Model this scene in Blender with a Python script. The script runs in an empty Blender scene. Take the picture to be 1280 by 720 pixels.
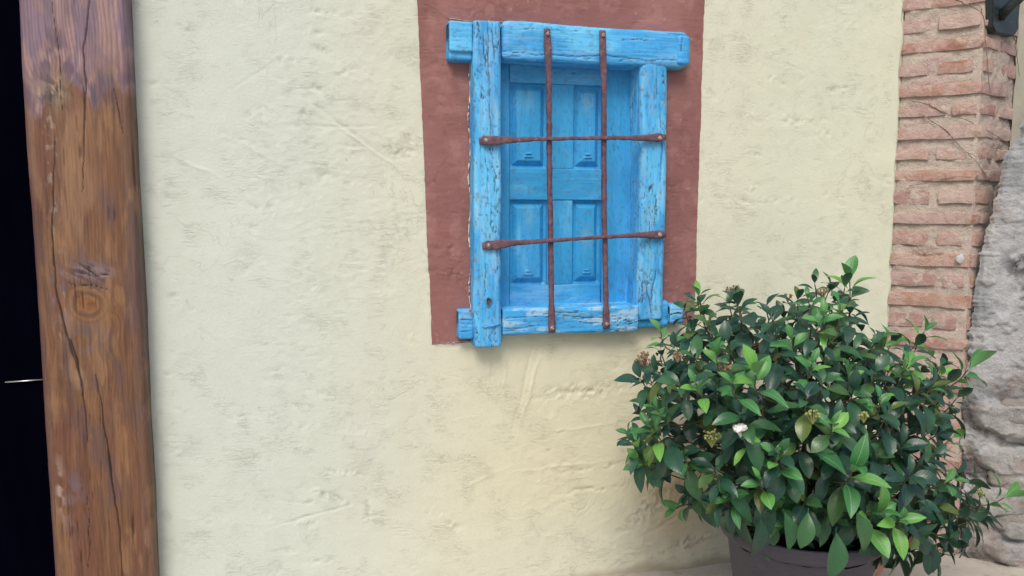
import bpy, bmesh, math, random
import numpy as np
from math import sin, cos, radians, pi, sqrt, atan2
from mathutils import Vector, Matrix, noise as mn

random.seed(7)
RNG = np.random.RandomState(11)
S = bpy.context.scene
COL = S.collection

# ------------------------------------------------------------------ camera, world, sun, exposure
CAMP = Vector((0, -2.2, 1.14)); YAW = radians(15); PITCH = radians(6); FPX = 1000.0
cam = bpy.data.cameras.new('camera'); camo = bpy.data.objects.new('camera', cam); COL.objects.link(camo)
camo.location = CAMP; camo.rotation_euler = (radians(90) - PITCH, 0, -YAW)
cam.sensor_width = 36; cam.lens = 36 * FPX / 1280; cam.clip_start = .05; cam.clip_end = 500
S.camera = camo
SUN_EL, SUN_AZ = radians(50), radians(205)      # azimuth clockwise from +y: behind the camera, a little to its left
W = bpy.data.worlds.new('World'); S.world = W; W.use_nodes = True
wn = W.node_tree.nodes; wl = W.node_tree.links
sky = wn.new('ShaderNodeTexSky'); sky.sky_type = 'NISHITA'; sky.sun_disc = False
sky.sun_elevation = SUN_EL; sky.sun_rotation = SUN_AZ
sky.air_density = 1.0; sky.dust_density = 4.0; sky.ozone_density = 1.0
wl.new(sky.outputs[0], wn['Background'].inputs[0]); wn['Background'].inputs[1].default_value = .12
sun = bpy.data.lights.new('sun', 'SUN'); suno = bpy.data.objects.new('sun', sun); COL.objects.link(suno)
sun.energy = 1.5; sun.angle = radians(24); sun.color = (1, .95, .87)
sd = Vector((sin(SUN_AZ) * cos(SUN_EL), cos(SUN_AZ) * cos(SUN_EL), sin(SUN_EL)))
suno.rotation_euler = sd.to_track_quat('Z', 'Y').to_euler()
S.view_settings.view_transform = 'Standard'; S.view_settings.look = 'None'
S.view_settings.exposure = 0.29; S.view_settings.gamma = 1

# ------------------------------------------------------------------ measuring helpers: where a sight line meets a real plane
_a, _p = YAW, PITCH
CF = Vector((sin(_a) * cos(_p), cos(_a) * cos(_p), -sin(_p))); CR = Vector((cos(_a), -sin(_a), 0)); CU = CR.cross(CF)
def ray(px, py): return CF + CR * ((px - 640) / FPX) + CU * ((360 - py) / FPX)
def hy(px, py, y=0.0):
    d = ray(px, py); return CAMP + d * ((y - CAMP.y) / d.y)
def hz(px, py, z=0.0):
    d = ray(px, py); return CAMP + d * ((z - CAMP.z) / d.z)

# ------------------------------------------------------------------ numpy noise
_T = RNG.rand(512, 512).astype(np.float64)
def vnoise(x, y, seed=0):
    x = np.asarray(x, float) + seed * 17.31; y = np.asarray(y, float) + seed * 9.77
    xi = np.floor(x).astype(int); yi = np.floor(y).astype(int); fx = x - xi; fy = y - yi
    fx = fx * fx * fx * (fx * (fx * 6 - 15) + 10); fy = fy * fy * fy * (fy * (fy * 6 - 15) + 10)
    a = _T[xi & 511, yi & 511]; b = _T[(xi + 1) & 511, yi & 511]; c = _T[xi & 511, (yi + 1) & 511]; d = _T[(xi + 1) & 511, (yi + 1) & 511]
    return (a + (b - a) * fx) * (1 - fy) + (c + (d - c) * fx) * fy      # 0..1
def fbm(x, y, seed=0, o=4, g=.5):
    s = 0; w = 1; t = 0
    for k in range(o):
        s = s + w * vnoise(np.asarray(x) * 2 ** k, np.asarray(y) * 2 ** k, seed + k * 3); t += w; w *= g
    return s / t
def sm(a, b, x): t = np.clip((np.asarray(x) - a) / (b - a), 0, 1); return t * t * (3 - 2 * t)
def mixc(c1, c2, f): f = np.asarray(f)[..., None]; return np.asarray(c1) * (1 - f) + np.asarray(c2) * f
def seg_dist(x, y, pts):
    """distance to a polyline and running fraction along it"""
    best = np.full(np.shape(x), 1e9); fr = np.zeros(np.shape(x)); n = len(pts) - 1
    for i in range(n):
        (ax, ay), (bx, by) = pts[i], pts[i + 1]; dx, dy = bx - ax, by - ay
        t = np.clip(((x - ax) * dx + (y - ay) * dy) / (dx * dx + dy * dy + 1e-12), 0, 1)
        d = np.hypot(x - ax - t * dx, y - ay - t * dy); m = d < best
        best = np.where(m, d, best); fr = np.where(m, (i + t) / n, fr)
    return best, fr
def srgb(r, g, b):
    f = lambda c: (c / 255 / 12.92) if c / 255 <= .04045 else ((c / 255 + .055) / 1.055) ** 2.4
    return (f(r), f(g), f(b))

# ------------------------------------------------------------------ object helpers
def link(o, parent=None):
    COL.objects.link(o)
    if parent is not None: o.parent = parent
    return o
def tag(o, label=None, cat=None, group=None, kind=None):
    if label: o['label'] = label
    if cat: o['category'] = cat
    if group: o['group'] = group
    if kind: o['kind'] = kind
    return o
def empty(name, loc=(0, 0, 0), rz=0):
    o = bpy.data.objects.new(name, None); o.location = loc; o.rotation_euler = (0, 0, rz); o.empty_display_size = .1
    return link(o)
def np_mesh(name, V, Fq, mat, parent=None, col=None, smooth=True, uv=None, extra=None):
    me = bpy.data.meshes.new(name); V = np.asarray(V, np.float32).reshape(-1, 3)
    me.vertices.add(len(V)); me.vertices.foreach_set('co', V.ravel())
    if isinstance(Fq, np.ndarray):
        n = len(Fq); k = Fq.shape[1]; me.loops.add(n * k); me.loops.foreach_set('vertex_index', Fq.ravel().astype(np.int32))
        me.polygons.add(n); me.polygons.foreach_set('loop_start', np.arange(0, n * k, k, dtype=np.int32))
        me.polygons.foreach_set('loop_total', np.full(n, k, np.int32))
    else:
        li = [i for f in Fq for i in f]; me.loops.add(len(li)); me.loops.foreach_set('vertex_index', li); me.polygons.add(len(Fq))
        st = 0; ss = []
        for f in Fq: ss.append(st); st += len(f)
        me.polygons.foreach_set('loop_start', ss); me.polygons.foreach_set('loop_total', [len(f) for f in Fq])
    if smooth: me.polygons.foreach_set('use_smooth', np.ones(len(me.polygons), bool))
    me.update(); me.validate()
    if col is not None:
        c = np.ones((len(V), 4), np.float32); c[:, :3] = np.asarray(col).reshape(-1, 3)
        at = me.attributes.new('Col', 'FLOAT_COLOR', 'POINT'); at.data.foreach_set('color', c.ravel())
    if extra is not None:
        for k_, v_ in extra.items():
            at = me.attributes.new(k_, 'FLOAT', 'POINT'); at.data.foreach_set('value', np.asarray(v_, np.float32).ravel())
    if uv is not None:
        ul = me.uv_layers.new(name='UVMap'); vi = np.empty(len(me.loops), np.int32); me.loops.foreach_get('vertex_index', vi)
        ul.data.foreach_set('uv', np.asarray(uv, np.float32)[vi].ravel())
    if mat: me.materials.append(mat)
    return link(bpy.data.objects.new(name, me), parent)
def grid_faces(nu, nv, closed=False):
    i, j = np.meshgrid(np.arange(nu if closed else nu - 1), np.arange(nv - 1), indexing='ij')
    i2 = (i + 1) % nu
    return np.stack([i * nv + j, i2 * nv + j, i2 * nv + j + 1, i * nv + j + 1], -1).reshape(-1, 4)

# ------------------------------------------------------------------ material helpers
class NT:
    def __init__(s, name):
        s.m = bpy.data.materials.new(name); s.m.use_nodes = True; s.t = s.m.node_tree; s.b = s.t.nodes['Principled BSDF']
    def n(s, typ, ins=None, **kw):
        x = s.t.nodes.new(typ)
        for k, v in kw.items(): setattr(x, k, v)
        for k, v in (ins or {}).items():
            if isinstance(v, bpy.types.NodeSocket): s.t.links.new(v, x.inputs[k])
            else: x.inputs[k].default_value = v
        return x
    def noise(s, scale, det=4, vec=None, rough=.55, dist=0):
        x = s.n('ShaderNodeTexNoise', {'Scale': scale, 'Detail': det, 'Roughness': rough, 'Distortion': dist})
        if vec is not None: s.t.links.new(vec, x.inputs['Vector'])
        return x.outputs['Fac']
    def ramp(s, fac, stops):
        x = s.n('ShaderNodeValToRGB', {'Fac': fac}); e = x.color_ramp.elements
        while len(e) < len(stops): e.new(.5)
        for k, (p, c) in enumerate(stops):
            e[k].position = p; e[k].color = (c if isinstance(c, tuple) else (c, c, c)) + (1,)
        return x.outputs['Color']
    def mix(s, a, b, f, typ='MIX'):
        x = s.t.nodes.new('ShaderNodeMix'); x.data_type = 'RGBA'; x.blend_type = typ
        for sock, v in ((x.inputs[0], f), (x.inputs[6], a), (x.inputs[7], b)):
            if isinstance(v, bpy.types.NodeSocket): s.t.links.new(v, sock)
            else: sock.default_value = v if not isinstance(v, tuple) else v + (1,)
        return x.outputs[2]
    def math(s, op, a, b=0.0):
        x = s.t.nodes.new('ShaderNodeMath'); x.operation = op
        for k, v in ((0, a), (1, b)):
            if isinstance(v, bpy.types.NodeSocket): s.t.links.new(v, x.inputs[k])
            else: x.inputs[k].default_value = v
        return x.outputs[0]
    def attr(s, name): return s.n('ShaderNodeAttribute', attribute_name=name)
    def obj(s, scale=None):
        o = s.n('ShaderNodeTexCoord').outputs['Object']
        if scale: o = s.n('ShaderNodeMapping', {'Vector': o, 'Scale': scale}).outputs[0]
        return o
    def base(s, c, rough=.8, spec=.3):
        if isinstance(c, bpy.types.NodeSocket): s.t.links.new(c, s.b.inputs['Base Color'])
        else: s.b.inputs['Base Color'].default_value = c + (1,)
        if isinstance(rough, bpy.types.NodeSocket): s.t.links.new(rough, s.b.inputs['Roughness'])
        else: s.b.inputs['Roughness'].default_value = rough
        s.b.inputs['Specular IOR Level'].default_value = spec
    def bump(s, h, dist, strength=1.0, prev=None):
        x = s.n('ShaderNodeBump', {'Height': h, 'Distance': dist, 'Strength': strength})
        if prev is not None: s.t.links.new(prev, x.inputs['Normal'])
        s.t.links.new(x.outputs[0], s.b.inputs['Normal']); return x.outputs[0]

# ---- stucco
def stucco(name, c1, c2, c3):
    t = NT(name); o = t.obj()
    big = t.noise(1.3, 4, o); mid = t.noise(9, 6, o, .65); fine = t.noise(160, 5, o, .7)
    c = t.mix(c1, c2, t.ramp(big, [(.35, 0.0), (.65, 1.0)]))
    c = t.mix(c, c3, t.math('MULTIPLY', t.ramp(mid, [(.5, 0.0), (.78, 1.0)]), .35))
    c = t.mix(c, t.attr('Col').outputs['Color'], 1.0, 'MULTIPLY')
    spk = t.ramp(t.noise(55, 3, o, .6), [(.66, 0.0), (.74, 1.0)])
    c = t.mix(c, tuple(v * .72 for v in c1), t.math('MULTIPLY', spk, .22))
    # short trowel drags: thin broken lines in patches, a little dirt caught in them
    hh = None
    for ang, sc, sd in ((.20, (16, 16, 95), 0.0), (.55, (12, 12, 80), 3.0), (-.1, (30, 30, 130), 7.0)):
        mp = t.n('ShaderNodeMapping', {'Vector': o, 'Rotation': (0, ang, 0), 'Scale': sc, 'Location': (sd, sd, sd)}).outputs[0]
        ln = t.noise(1.0, 5, mp, .62, .4)
        pm = t.noise(10.5, 3, t.n('ShaderNodeMapping', {'Vector': o, 'Location': (sd * 2, 1, sd)}).outputs[0], .6)
        d_ = t.math('MULTIPLY', t.ramp(t.math('ABSOLUTE', t.math('SUBTRACT', ln, .5)), [(.004, 1.0), (.030, 0.0)]), t.ramp(pm, [(.55, 0.0), (.70, 1.0)]))
        hh = d_ if hh is None else t.math('MAXIMUM', hh, d_)
    c = t.mix(c, tuple(v * k_ for v, k_ in zip(c3, (.78, .70, .62))), t.math('MULTIPLY', hh, .11))
    hair = t.noise(3.2, 6, o, .6, .8); hl = t.ramp(t.math('ABSOLUTE', t.math('SUBTRACT', hair, .5)), [(.0, 1.0), (.0035, 0.0)])
    hl = t.math('MULTIPLY', hl, t.ramp(t.noise(2.1, 2, o), [(.52, 0.0), (.60, 1.0)]))
    c = t.mix(c, tuple(v * .55 for v in c3), t.math('MULTIPLY', hl, .15))
    t.base(c, .92, .15)
    h = t.math('SUBTRACT', t.math('ADD', t.math('MULTIPLY', fine, .85), mid), t.math('ADD', t.math('MULTIPLY', hh, .5), t.math('MULTIPLY', hl, .5)))
    t.bump(h, .0026, .6)
    return t.m
M_WALL = stucco('cream_stucco', (.645, .642, .515), (.615, .62, .50), (.55, .52, .405))
M_RED = stucco('red_brown_paint', (.265, .125, .118), (.295, .137, .124), (.22, .104, .10))
M_SIDE = stucco('pale_render', (.52, .48, .38), (.46, .43, .34), (.36, .30, .24))

def attr_mat(name, rough, spec, bscale, bdist, bstr=.6, stretch=None, var=.12):
    t = NT(name); o = t.obj(stretch)
    f = t.noise(bscale, 5, o, .65)
    c = t.attr('Col').outputs['Color']
    c = t.mix(c, t.ramp(f, [(.25, 1 - var), (.75, 1 + var)]), 1.0, 'MULTIPLY')
    t.base(c, rough, spec); t.bump(f, bdist, bstr); return t.m
M_BLUE_V = attr_mat('blue_paint_upright', .55, .4, 60, .0012, .8, (1, 1, .12), .10)
M_BLUE_H = attr_mat('blue_paint_level', .55, .4, 60, .0012, .8, (.12, 1, 1), .10)
M_POST = attr_mat('varnished_timber', .48, .40, 170, .0010, .8, (1, 1, .09), .20)
M_IRON = None
t = NT('rusty_iron'); o = t.obj()
n1 = t.noise(70, 6, o, .7); n2 = t.noise(260, 4, o, .7)
c = t.ramp(n1, [(.3, (.085, .046, .062)), (.5, (.155, .085, .112)), (.62, (.21, .118, .14)), (.75, (.30, .23, .26))])
c = t.mix(c, (.42, .36, .36), t.ramp(n2, [(.68, 0.0), (.76, .7)]))
t.base(c, .68, .4); t.b.inputs['Metallic'].default_value = .15; t.bump(t.math('ADD', n1, n2), .003, 1.0); M_IRON = t.m
t = NT('worn_steel_nail'); o = t.obj(); n = t.noise(300, 4, o)
t.base(t.ramp(n, [(.4, (.12, .07, .06)), (.6, (.5, .42, .38))]), .5, .5); t.bump(n, .001); M_NAIL = t.m
t = NT('blue_wire'); t.base((.08, .33, .60), .45, .5); M_WIRE = t.m
t = NT('shade_black'); n = t.noise(20, 5, t.obj((1, 1, .15)))  # near-black colour stands in for the darkness inside the door opening
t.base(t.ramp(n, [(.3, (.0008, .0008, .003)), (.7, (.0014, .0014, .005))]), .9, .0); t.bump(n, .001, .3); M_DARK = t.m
t = NT('bright_metal_strip'); t.base((.75, .75, .8), .3, .5); t.b.inputs['Metallic'].default_value = .8; M_STRIP = t.m
# ---- brick, mortar, stone
t = NT('old_brick'); o = t.obj(); oi = t.n('ShaderNodeObjectInfo'); rnd = oi.outputs['Random']; lo = oi.outputs['Location']
vec = t.n('ShaderNodeVectorMath', {0: t.n('ShaderNodeNewGeometry').outputs['Position'], 1: (0, 0, 0)}, operation='ADD').outputs[0]
c = t.ramp(rnd, [(0, (.40, .215, .155)), (.18, (.36, .18, .135)), (.36, (.43, .245, .175)), (.52, (.33, .175, .155)), (.68, (.40, .26, .22)), (.84, (.50, .36, .29)), (1, (.33, .18, .15))])
t.t.nodes[-1].color_ramp.interpolation = 'CONSTANT' if t.t.nodes[-1].bl_idname == 'ShaderNodeValToRGB' else 'LINEAR'
n1 = t.noise(14, 6, vec, .7); n2 = t.noise(60, 6, vec, .7); n3 = t.noise(26, 5, vec, .65)
c = t.mix(c, t.ramp(n2, [(.2, .78), (.8, 1.2)]), 1.0, 'MULTIPLY')
c = t.mix(c, (.54, .42, .385), t.ramp(n1, [(.34, .05), (.60, .74)])); c = t.mix(c, (.16, .085, .07), t.ramp(t.noise(34, 6, vec, .75), [(.60, 0.0), (.70, .5)]))
c = t.mix(c, (.54, .47, .38), t.ramp(n3, [(.56, 0.0), (.66, .75)]))
t.base(c, .92, .12); t.bump(t.math('ADD', n3, n2), .008, .95); M_BRICK = t.m
t = NT('lime_mortar'); o = t.obj(); n1 = t.noise(9, 5, o, .6); n2 = t.noise(45, 6, o, .72); n3 = t.noise(200, 4, o, .7)
c = t.ramp(n1, [(.3, (.49, .40, .345)), (.5, (.57, .49, .42)), (.7, (.53, .40, .365))])
c = t.mix(c, (.44, .24, .19), t.ramp(n2, [(.6, 0.0), (.7, .5)]))
c = t.mix(c, t.ramp(n3, [(.2, .86), (.8, 1.12)]), 1.0, 'MULTIPLY')
t.base(c, .95, .1); t.bump(t.math('ADD', n2, t.math('MULTIPLY', n3, .5)), .010, 1.0); M_MORTAR = t.m
t = NT('grey_rubble'); o = t.obj(); n1 = t.noise(4, 6, o, .65); n2 = t.noise(22, 7, o, .7); n3 = t.noise(130, 5, o, .7)
c = t.mix(t.attr('Col').outputs['Color'], t.ramp(n2, [(.2, .70), (.8, 1.25)]), 1.0, 'MULTIPLY')
c = t.mix(c, (.46, .45, .43), t.ramp(t.noise(11, 7, o, .75, .5), [(.52, 0.0), (.66, .6)])); c = t.mix(c, (.13, .12, .115), t.ramp(t.noise(48, 6, o, .75), [(.60, 0.0), (.70, .6)]))
c = t.mix(c, (.115, .105, .10), t.ramp(t.noise(7, 6, o, .75, .6), [(.60, 0.0), (.72, .55)]))
t.base(c, .93, .15); t.bump(t.math('ADD', n2, t.math('MULTIPLY', n3, .7)), .009, 1.0); M_STONE = t.m
t = NT('worn_concrete'); o = t.obj(); n1 = t.noise(1.2, 5, o, .6); n2 = t.noise(14, 7, o, .7); n3 = t.noise(180, 4, o, .7)
c = t.ramp(n1, [(.35, (.40, .37, .33)), (.65, (.50, .47, .42))])
c = t.mix(c, (.19, .165, .14), t.ramp(n2, [(.55, 0.0), (.72, .7)]))
c = t.mix(c, t.ramp(n3, [(.2, .85), (.8, 1.15)]), 1.0, 'MULTIPLY')
t.base(c, .92, .2); t.bump(t.math('ADD', n2, t.math('MULTIPLY', n3, .4)), .004, .8); M_GROUND = t.m
t = NT('black_green_iron'); n = t.noise(90, 6, t.obj(), .7)
c = t.mix((.018, .026, .028), (.16, .19, .19), t.ramp(n, [(.58, 0.0), (.72, .7)])); t.base(c, .42, .5); t.bump(n, .001, .5); M_LAMP = t.m
t = NT('purple_grey_plastic'); n = t.noise(40, 5, t.obj((1, 1, 3)), .6)
c = t.ramp(n, [(.3, (.062, .057, .076)), (.7, (.080, .074, .096))]); c = t.mix(c, (.17, .15, .14), t.ramp(t.noise(9, 6, t.obj(), .7), [(.58, 0.0), (.75, .35)]))
t.base(c, .55, .4); t.bump(n, .0006, .5); M_POT = t.m
t = NT('potting_soil'); n = t.noise(90, 5, t.obj()); t.base(t.ramp(n, [(.3, (.02, .014, .01)), (.7, (.07, .05, .035))]), 1, .1); t.bump(n, .01); M_SOIL = t.m
t = NT('shrub_bark'); n = t.noise(60, 5, t.obj()); t.base(t.ramp(n, [(.3, (.06, .045, .028)), (.7, (.15, .12, .07))]), .9, .2); t.bump(n, .002); M_BARK = t.m
t = NT('dry_vine'); n = t.noise(80, 4, t.obj()); t.base(t.ramp(n, [(.3, (.13, .09, .075)), (.7, (.30, .23, .19))]), .9, .2); M_VINE = t.m

def leaf_mat(name, stops, rough, sss_back, vein):
    t = NT(name); r = t.math('FRACT', t.math('ADD', t.n('ShaderNodeObjectInfo').outputs['Random'], t.attr('rnd').outputs['Fac']))
    c = t.ramp(r, stops)
    uv = t.n('ShaderNodeSeparateXYZ', {0: t.n('ShaderNodeTexCoord').outputs['UV']})
    u = t.math('ABSOLUTE', t.math('SUBTRACT', uv.outputs[0], .5)); v = uv.outputs[1]
    mid = t.math('LESS_THAN', u, .022)
    w = t.math('SINE', t.math('MULTIPLY', t.math('SUBTRACT', v, t.math('MULTIPLY', u, .55)), 50.0))
    vn = t.math('GREATER_THAN', w, .92)
    c = t.mix(c, vein, t.math('MULTIPLY', mid, .55)); c = t.mix(c, vein, t.math('MULTIPLY', vn, .10))
    n = t.noise(45, 4, t.obj()); c = t.mix(c, t.ramp(n, [(.25, .8), (.75, 1.2)]), 1.0, 'MULTIPLY')
    bk = t.n('ShaderNodeNewGeometry').outputs['Backfacing']
    c = t.mix(c, sss_back, t.math('MULTIPLY', bk, .55))
    t.base(c, t.ramp(n, [(.3, rough - .06), (.7, rough + .1)]), .6)
    t.bump(t.math('ADD', t.math('MULTIPLY', w, .35), t.math('MULTIPLY', mid, -3.0)), .0004, .35)
    # thin leaf: some light comes through
    tr = t.n('ShaderNodeBsdfTranslucent', {'Color': c}); mx = t.n('ShaderNodeMixShader', {'Fac': .22})
    t.t.links.new(t.b.outputs[0], mx.inputs[1]); t.t.links.new(tr.outputs[0], mx.inputs[2])
    t.t.links.new(mx.outputs[0], t.t.nodes['Material Output'].inputs[0]); return t.m
M_LEAF_OLD = leaf_mat('old_leaf', [(0, (.017, .058, .042)), (.25, (.026, .094, .056)), (.5, (.020, .070, .052)), (.72, (.040, .140, .058)), (.93, (.050, .150, .050)), (1, (.12, .17, .035))], .33, (.055, .10, .065), (.055, .11, .07))
M_LEAF_YOUNG = leaf_mat('young_leaf', [(0, (.045, .19, .060)), (.4, (.065, .25, .065)), (.7, (.17, .42, .070)), (1, (.05, .21, .085))], .42, (.18, .40, .15), (.28, .50, .22))
t = NT('brown_bud'); t.base((.26, .19, .12), .8, .2); M_BUD = t.m
t = NT('green_bud'); t.base((.28, .30, .11), .8, .2); M_GBUD = t.m
t = NT('white_petal'); t.base((.85, .8, .8), .6, .3); M_PETAL = t.m
t = NT('dry_leaf'); t.base(t.ramp(t.noise(60, 4, t.obj()), [(.3, (.16, .06, .045)), (.7, (.34, .17, .13))]), .8, .2); M_DRY = t.m

# ================================================================== SETTING
# ---- ground
def ground():
    xs = np.concatenate([[-40, -8, -3], np.linspace(-1.2, 3.2, 260), [6, 12, 40]]); ys = np.concatenate([[-40, -10, -4], np.linspace(-1.6, .35, 130), [3, 12, 40]])
    X, Y = np.meshgrid(xs, ys, indexing='ij')
    near = ((X > -1.2) & (X < 3.2) & (Y > -1.6) & (Y < .35))
    Z = near * ((fbm(X * 2, Y * 2, 31) - .5) * .02 + (fbm(X * 14, Y * 14, 33) - .5) * .008) - .002
    return np_mesh('pavement', np.stack([X, Y, Z], -1), grid_faces(len(xs), len(ys)), M_GROUND)
tag(ground(), 'worn grey concrete pavement at the foot of the wall', kind='structure')

# ---- stucco relief shared by wall and painted band
A_X = 1.888
strokes = []
for i in range(260):
    ang = RNG.normal(-.28, .35)
    strokes.append((RNG.uniform(-.42, 1.9), RNG.uniform(.02, 1.75), RNG.uniform(.02, .055), RNG.uniform(.006, .013), ang, RNG.uniform(.0006, .0016), 0))
for i in range(60):
    strokes.append((RNG.uniform(-.42, 1.9), RNG.uniform(.02, 1.75), RNG.uniform(.05, .14), RNG.uniform(.0015, .0035), RNG.normal(-.3, .45), RNG.choice([-1, 1]) * RNG.uniform(.0003, .0007), 1))
for px, py, L, wd, ang, am, ty in [(395, 108, .05, .010, -.1, .0016, 0), (405, 60, .035, .009, -.1, .0014, 0), (400, 17, .035, .011, -.15, .0018, 0), (392, 38, .03, .008, -.1, .0014, 0), (378, 140, .03, .011, 1.4, .0018, 0),
        (440, 165, .16, .004, -.62, -.0020, 1), (455, 180, .15, .004, -.6, .0020, 1), (500, 190, .05, .02, -.2, .0022, 0), (510, 170, .04, .014, -.2, .002, 0), (430, 158, .12, .003, .02, -.0018, 1),
        (665, 480, .14, .005, 1.30, .0022, 1), (655, 478, .14, .004, 1.34, -.0018, 1), (632, 470, .12, .004, 1.5, .0012, 1), (610, 475, .08, .004, 1.5, .0012, 1),
        (720, 490, .16, .022, .03, .0022, 0), (725, 535, .10, .004, .05, .0018, 1), (700, 583, .14, .004, .03, .0018, 1), (745, 585, .12, .007, .02, .0018, 0), (740, 612, .12, .006, .0, .0018, 0),
        (600, 600, .07, .004, .3, .0016, 1), (410, 620, .07, .010, -.45, .0020, 0), (430, 590, .05, .009, -.2, .0018, 0), (388, 645, .10, .003, .2, -.0026, 1), (458, 640, .04, .009, 1.4, .0018, 0),
        (380, 655, .035, .010, -.2, .0018, 0), (840, 610, .10, .03, .4, .0022, 0), (860, 680, .12, .02, .2, .0026, 0), (810, 640, .10, .025, .5, .0022, 0), (845, 645, .12, .006, .45, -.0026, 1),
        (320, 190, .09, .004, -.5, .0016, 1), (250, 210, .07, .004, -.45, .0018, 1), (550, 15, .08, .004, -.5, .0014, 1), (1000, 150, .12, .01, 0, .0014, 0), (1050, 110, .06, .01, 0, .0014, 0), (960, 250, .15, .012, 0, .0010, 0), (555, 310, .04, .012, 0, .002, 0), (560, 340, .05, .010, 0, .002, 0)]:
    p = hy(px, py); strokes.append((p.x, p.z, L, wd, ang, am * (1.35 if ty == 0 else .8), ty))
def relief(X, Z):
    """outward relief of the plaster in metres"""
    d = (fbm(X * 1.7, Z * 1.7, 1, 2) - .5) * .009 + (fbm(X * 9, Z * 9, 5, 3) - .5) * .0030
    m = sm(.42, .72, fbm(X * 3.1, Z * 3.1, 9, 3))
    d = d + m * (fbm(X * 55, Z * 90, 12, 3) - .5) * .0020
    wr = fbm(X * 24, Z * 24, 55, 2) - .5; wr2 = fbm(X * 60, Z * 60, 58, 2) - .5
    for cx, cz, L, wd, ang, am, ty in strokes:
        r = L * 2.6 + .02
        msk = (np.abs(X - cx) < r) & (np.abs(Z - cz) < r)
        if not msk.any(): continue
        x = X[msk] - cx; z = Z[msk] - cz; u = x * cos(ang) + z * sin(ang); v = -x * sin(ang) + z * cos(ang) + wr[msk] * (.018 if ty == 0 else .009)
        g = np.exp(-(u / L) ** 2 * 1.2 - (v / wd) ** 2)
        if ty == 0:
            rip = np.sin(u * 520 + wr[msk] * 40 + v * 260) * .5 + wr2[msk] * 4
            d[msk] += -am * g * .6 + am * g * rip * .8
        else: d[msk] += am * g * (.6 + 1.6 * np.clip(wr2[msk] + .3, 0, 1))
    return d
OX0, OX1, OZ0, OZ1 = .50, 1.02, .80, 1.58           # hole behind the window frame
def wall():
    xs = np.concatenate([[-.46], np.arange(-.44, A_X + .0001, .0036), [A_X + .004]]); zs = np.concatenate([np.arange(-.02, 1.86, .0036), [1.95, 2.2, 2.6, 3.2]])
    X, Z = np.meshgrid(xs, zs, indexing='ij'); D = relief(X, Z) * (Z < 1.9)
    # soft swelling foot of the wall and rough lower edge
    D = D + sm(.10, .0, Z) * .012 * sm(.9, 1.2, X) * fbm(X * 12, Z * 12, 71)
    edge = sm(.0, .02, A_X - X)                      # plaster rounds off before the brick
    Y = -D + (1 - edge) * .014
    X = X + (X > A_X - .02) * ((fbm(Z * 14, Z * 0, 44) - .5) * .022)
    fc = grid_faces(len(xs), len(zs)); cx = .5 * (xs[1:] + xs[:-1]); cz = .5 * (zs[1:] + zs[:-1])
    CX, CZ = np.meshgrid(cx, cz, indexing='ij'); keep = ~((CX > OX0) & (CX < OX1) & (CZ > OZ0) & (CZ < OZ1)).ravel()
    # tint: dirt caught in the rough patches, brown damp stain low down by the shrub, warm wash round the window
    lo = D - fbm(X * 9, Z * 9, 5, 3) * .0030 - (fbm(X * 1.7, Z * 1.7, 1, 2) - .5) * .009
    rough = sm(-.0022, -.0042, lo) * .12
    col = np.ones(X.shape + (3,))
    col *= (1 - rough)[..., None]
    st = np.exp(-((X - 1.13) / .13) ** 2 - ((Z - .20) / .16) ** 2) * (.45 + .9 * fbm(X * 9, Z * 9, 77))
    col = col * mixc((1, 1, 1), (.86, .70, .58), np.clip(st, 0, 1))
    warm = sm(.15, .75, X) * sm(1.5, 1.1, X) * sm(1.05, .7, Z) * sm(.10, .30, Z)
    col = col * mixc((1, 1, 1), (1.03, 1.0, .93), warm)
    col = col * mixc((1, 1, 1), (.965, 1.0, .985), sm(1.15, 1.5, X) * sm(.3, .7, Z))
    cool = sm(.5, -.1, X)
    col = col * mixc((1, 1, 1), (.93, 1.0, 1.10), cool)
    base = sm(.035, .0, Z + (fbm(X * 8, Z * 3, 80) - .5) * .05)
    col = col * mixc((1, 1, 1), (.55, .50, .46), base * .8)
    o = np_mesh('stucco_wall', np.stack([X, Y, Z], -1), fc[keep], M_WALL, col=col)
    tag(o, 'cream rough trowelled stucco house wall around the blue barred window', 'wall')
    return o
wall_o = wall()
# wall body behind the plaster so the wall has thickness
def box_obj(name, x0, x1, y0, y1, z0, z1, mat, parent=None, bevel=0.0, rot=None):
    bm = bmesh.new(); bmesh.ops.create_cube(bm, size=1)
    for v in bm.verts: v.co = Vector(((x0 + x1) / 2 + v.co.x * (x1 - x0), (y0 + y1) / 2 + v.co.y * (y1 - y0), (z0 + z1) / 2 + v.co.z * (z1 - z0)))
    if bevel: bmesh.ops.bevel(bm, geom=bm.edges[:], offset=bevel, segments=2, affect='EDGES')
    me = bpy.data.meshes.new(name); bm.to_mesh(me); bm.free(); me.materials.append(mat); return link(bpy.data.objects.new(name, me), parent)
core_bits = [(-.45, .47, 0, 3.2), (1.05, 1.99, 0, 3.2), (.47, 1.05, 0, .78), (.47, 1.05, 1.60, 3.2)]
bm = bmesh.new()
for x0, x1, z0, z1 in core_bits:
    r = bmesh.ops.create_cube(bm, size=1)
    for v in r['verts']: v.co = Vector(((x0 + x1) / 2 + v.co.x * (x1 - x0), .185 + v.co.y * .31, (z0 + z1) / 2 + v.co.z * (z1 - z0)))
me = bpy.data.meshes.new('masonry_core'); bm.to_mesh(me); bm.free(); me.materials.append(M_MORTAR); link(bpy.data.objects.new('masonry_core', me), wall_o)

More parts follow.
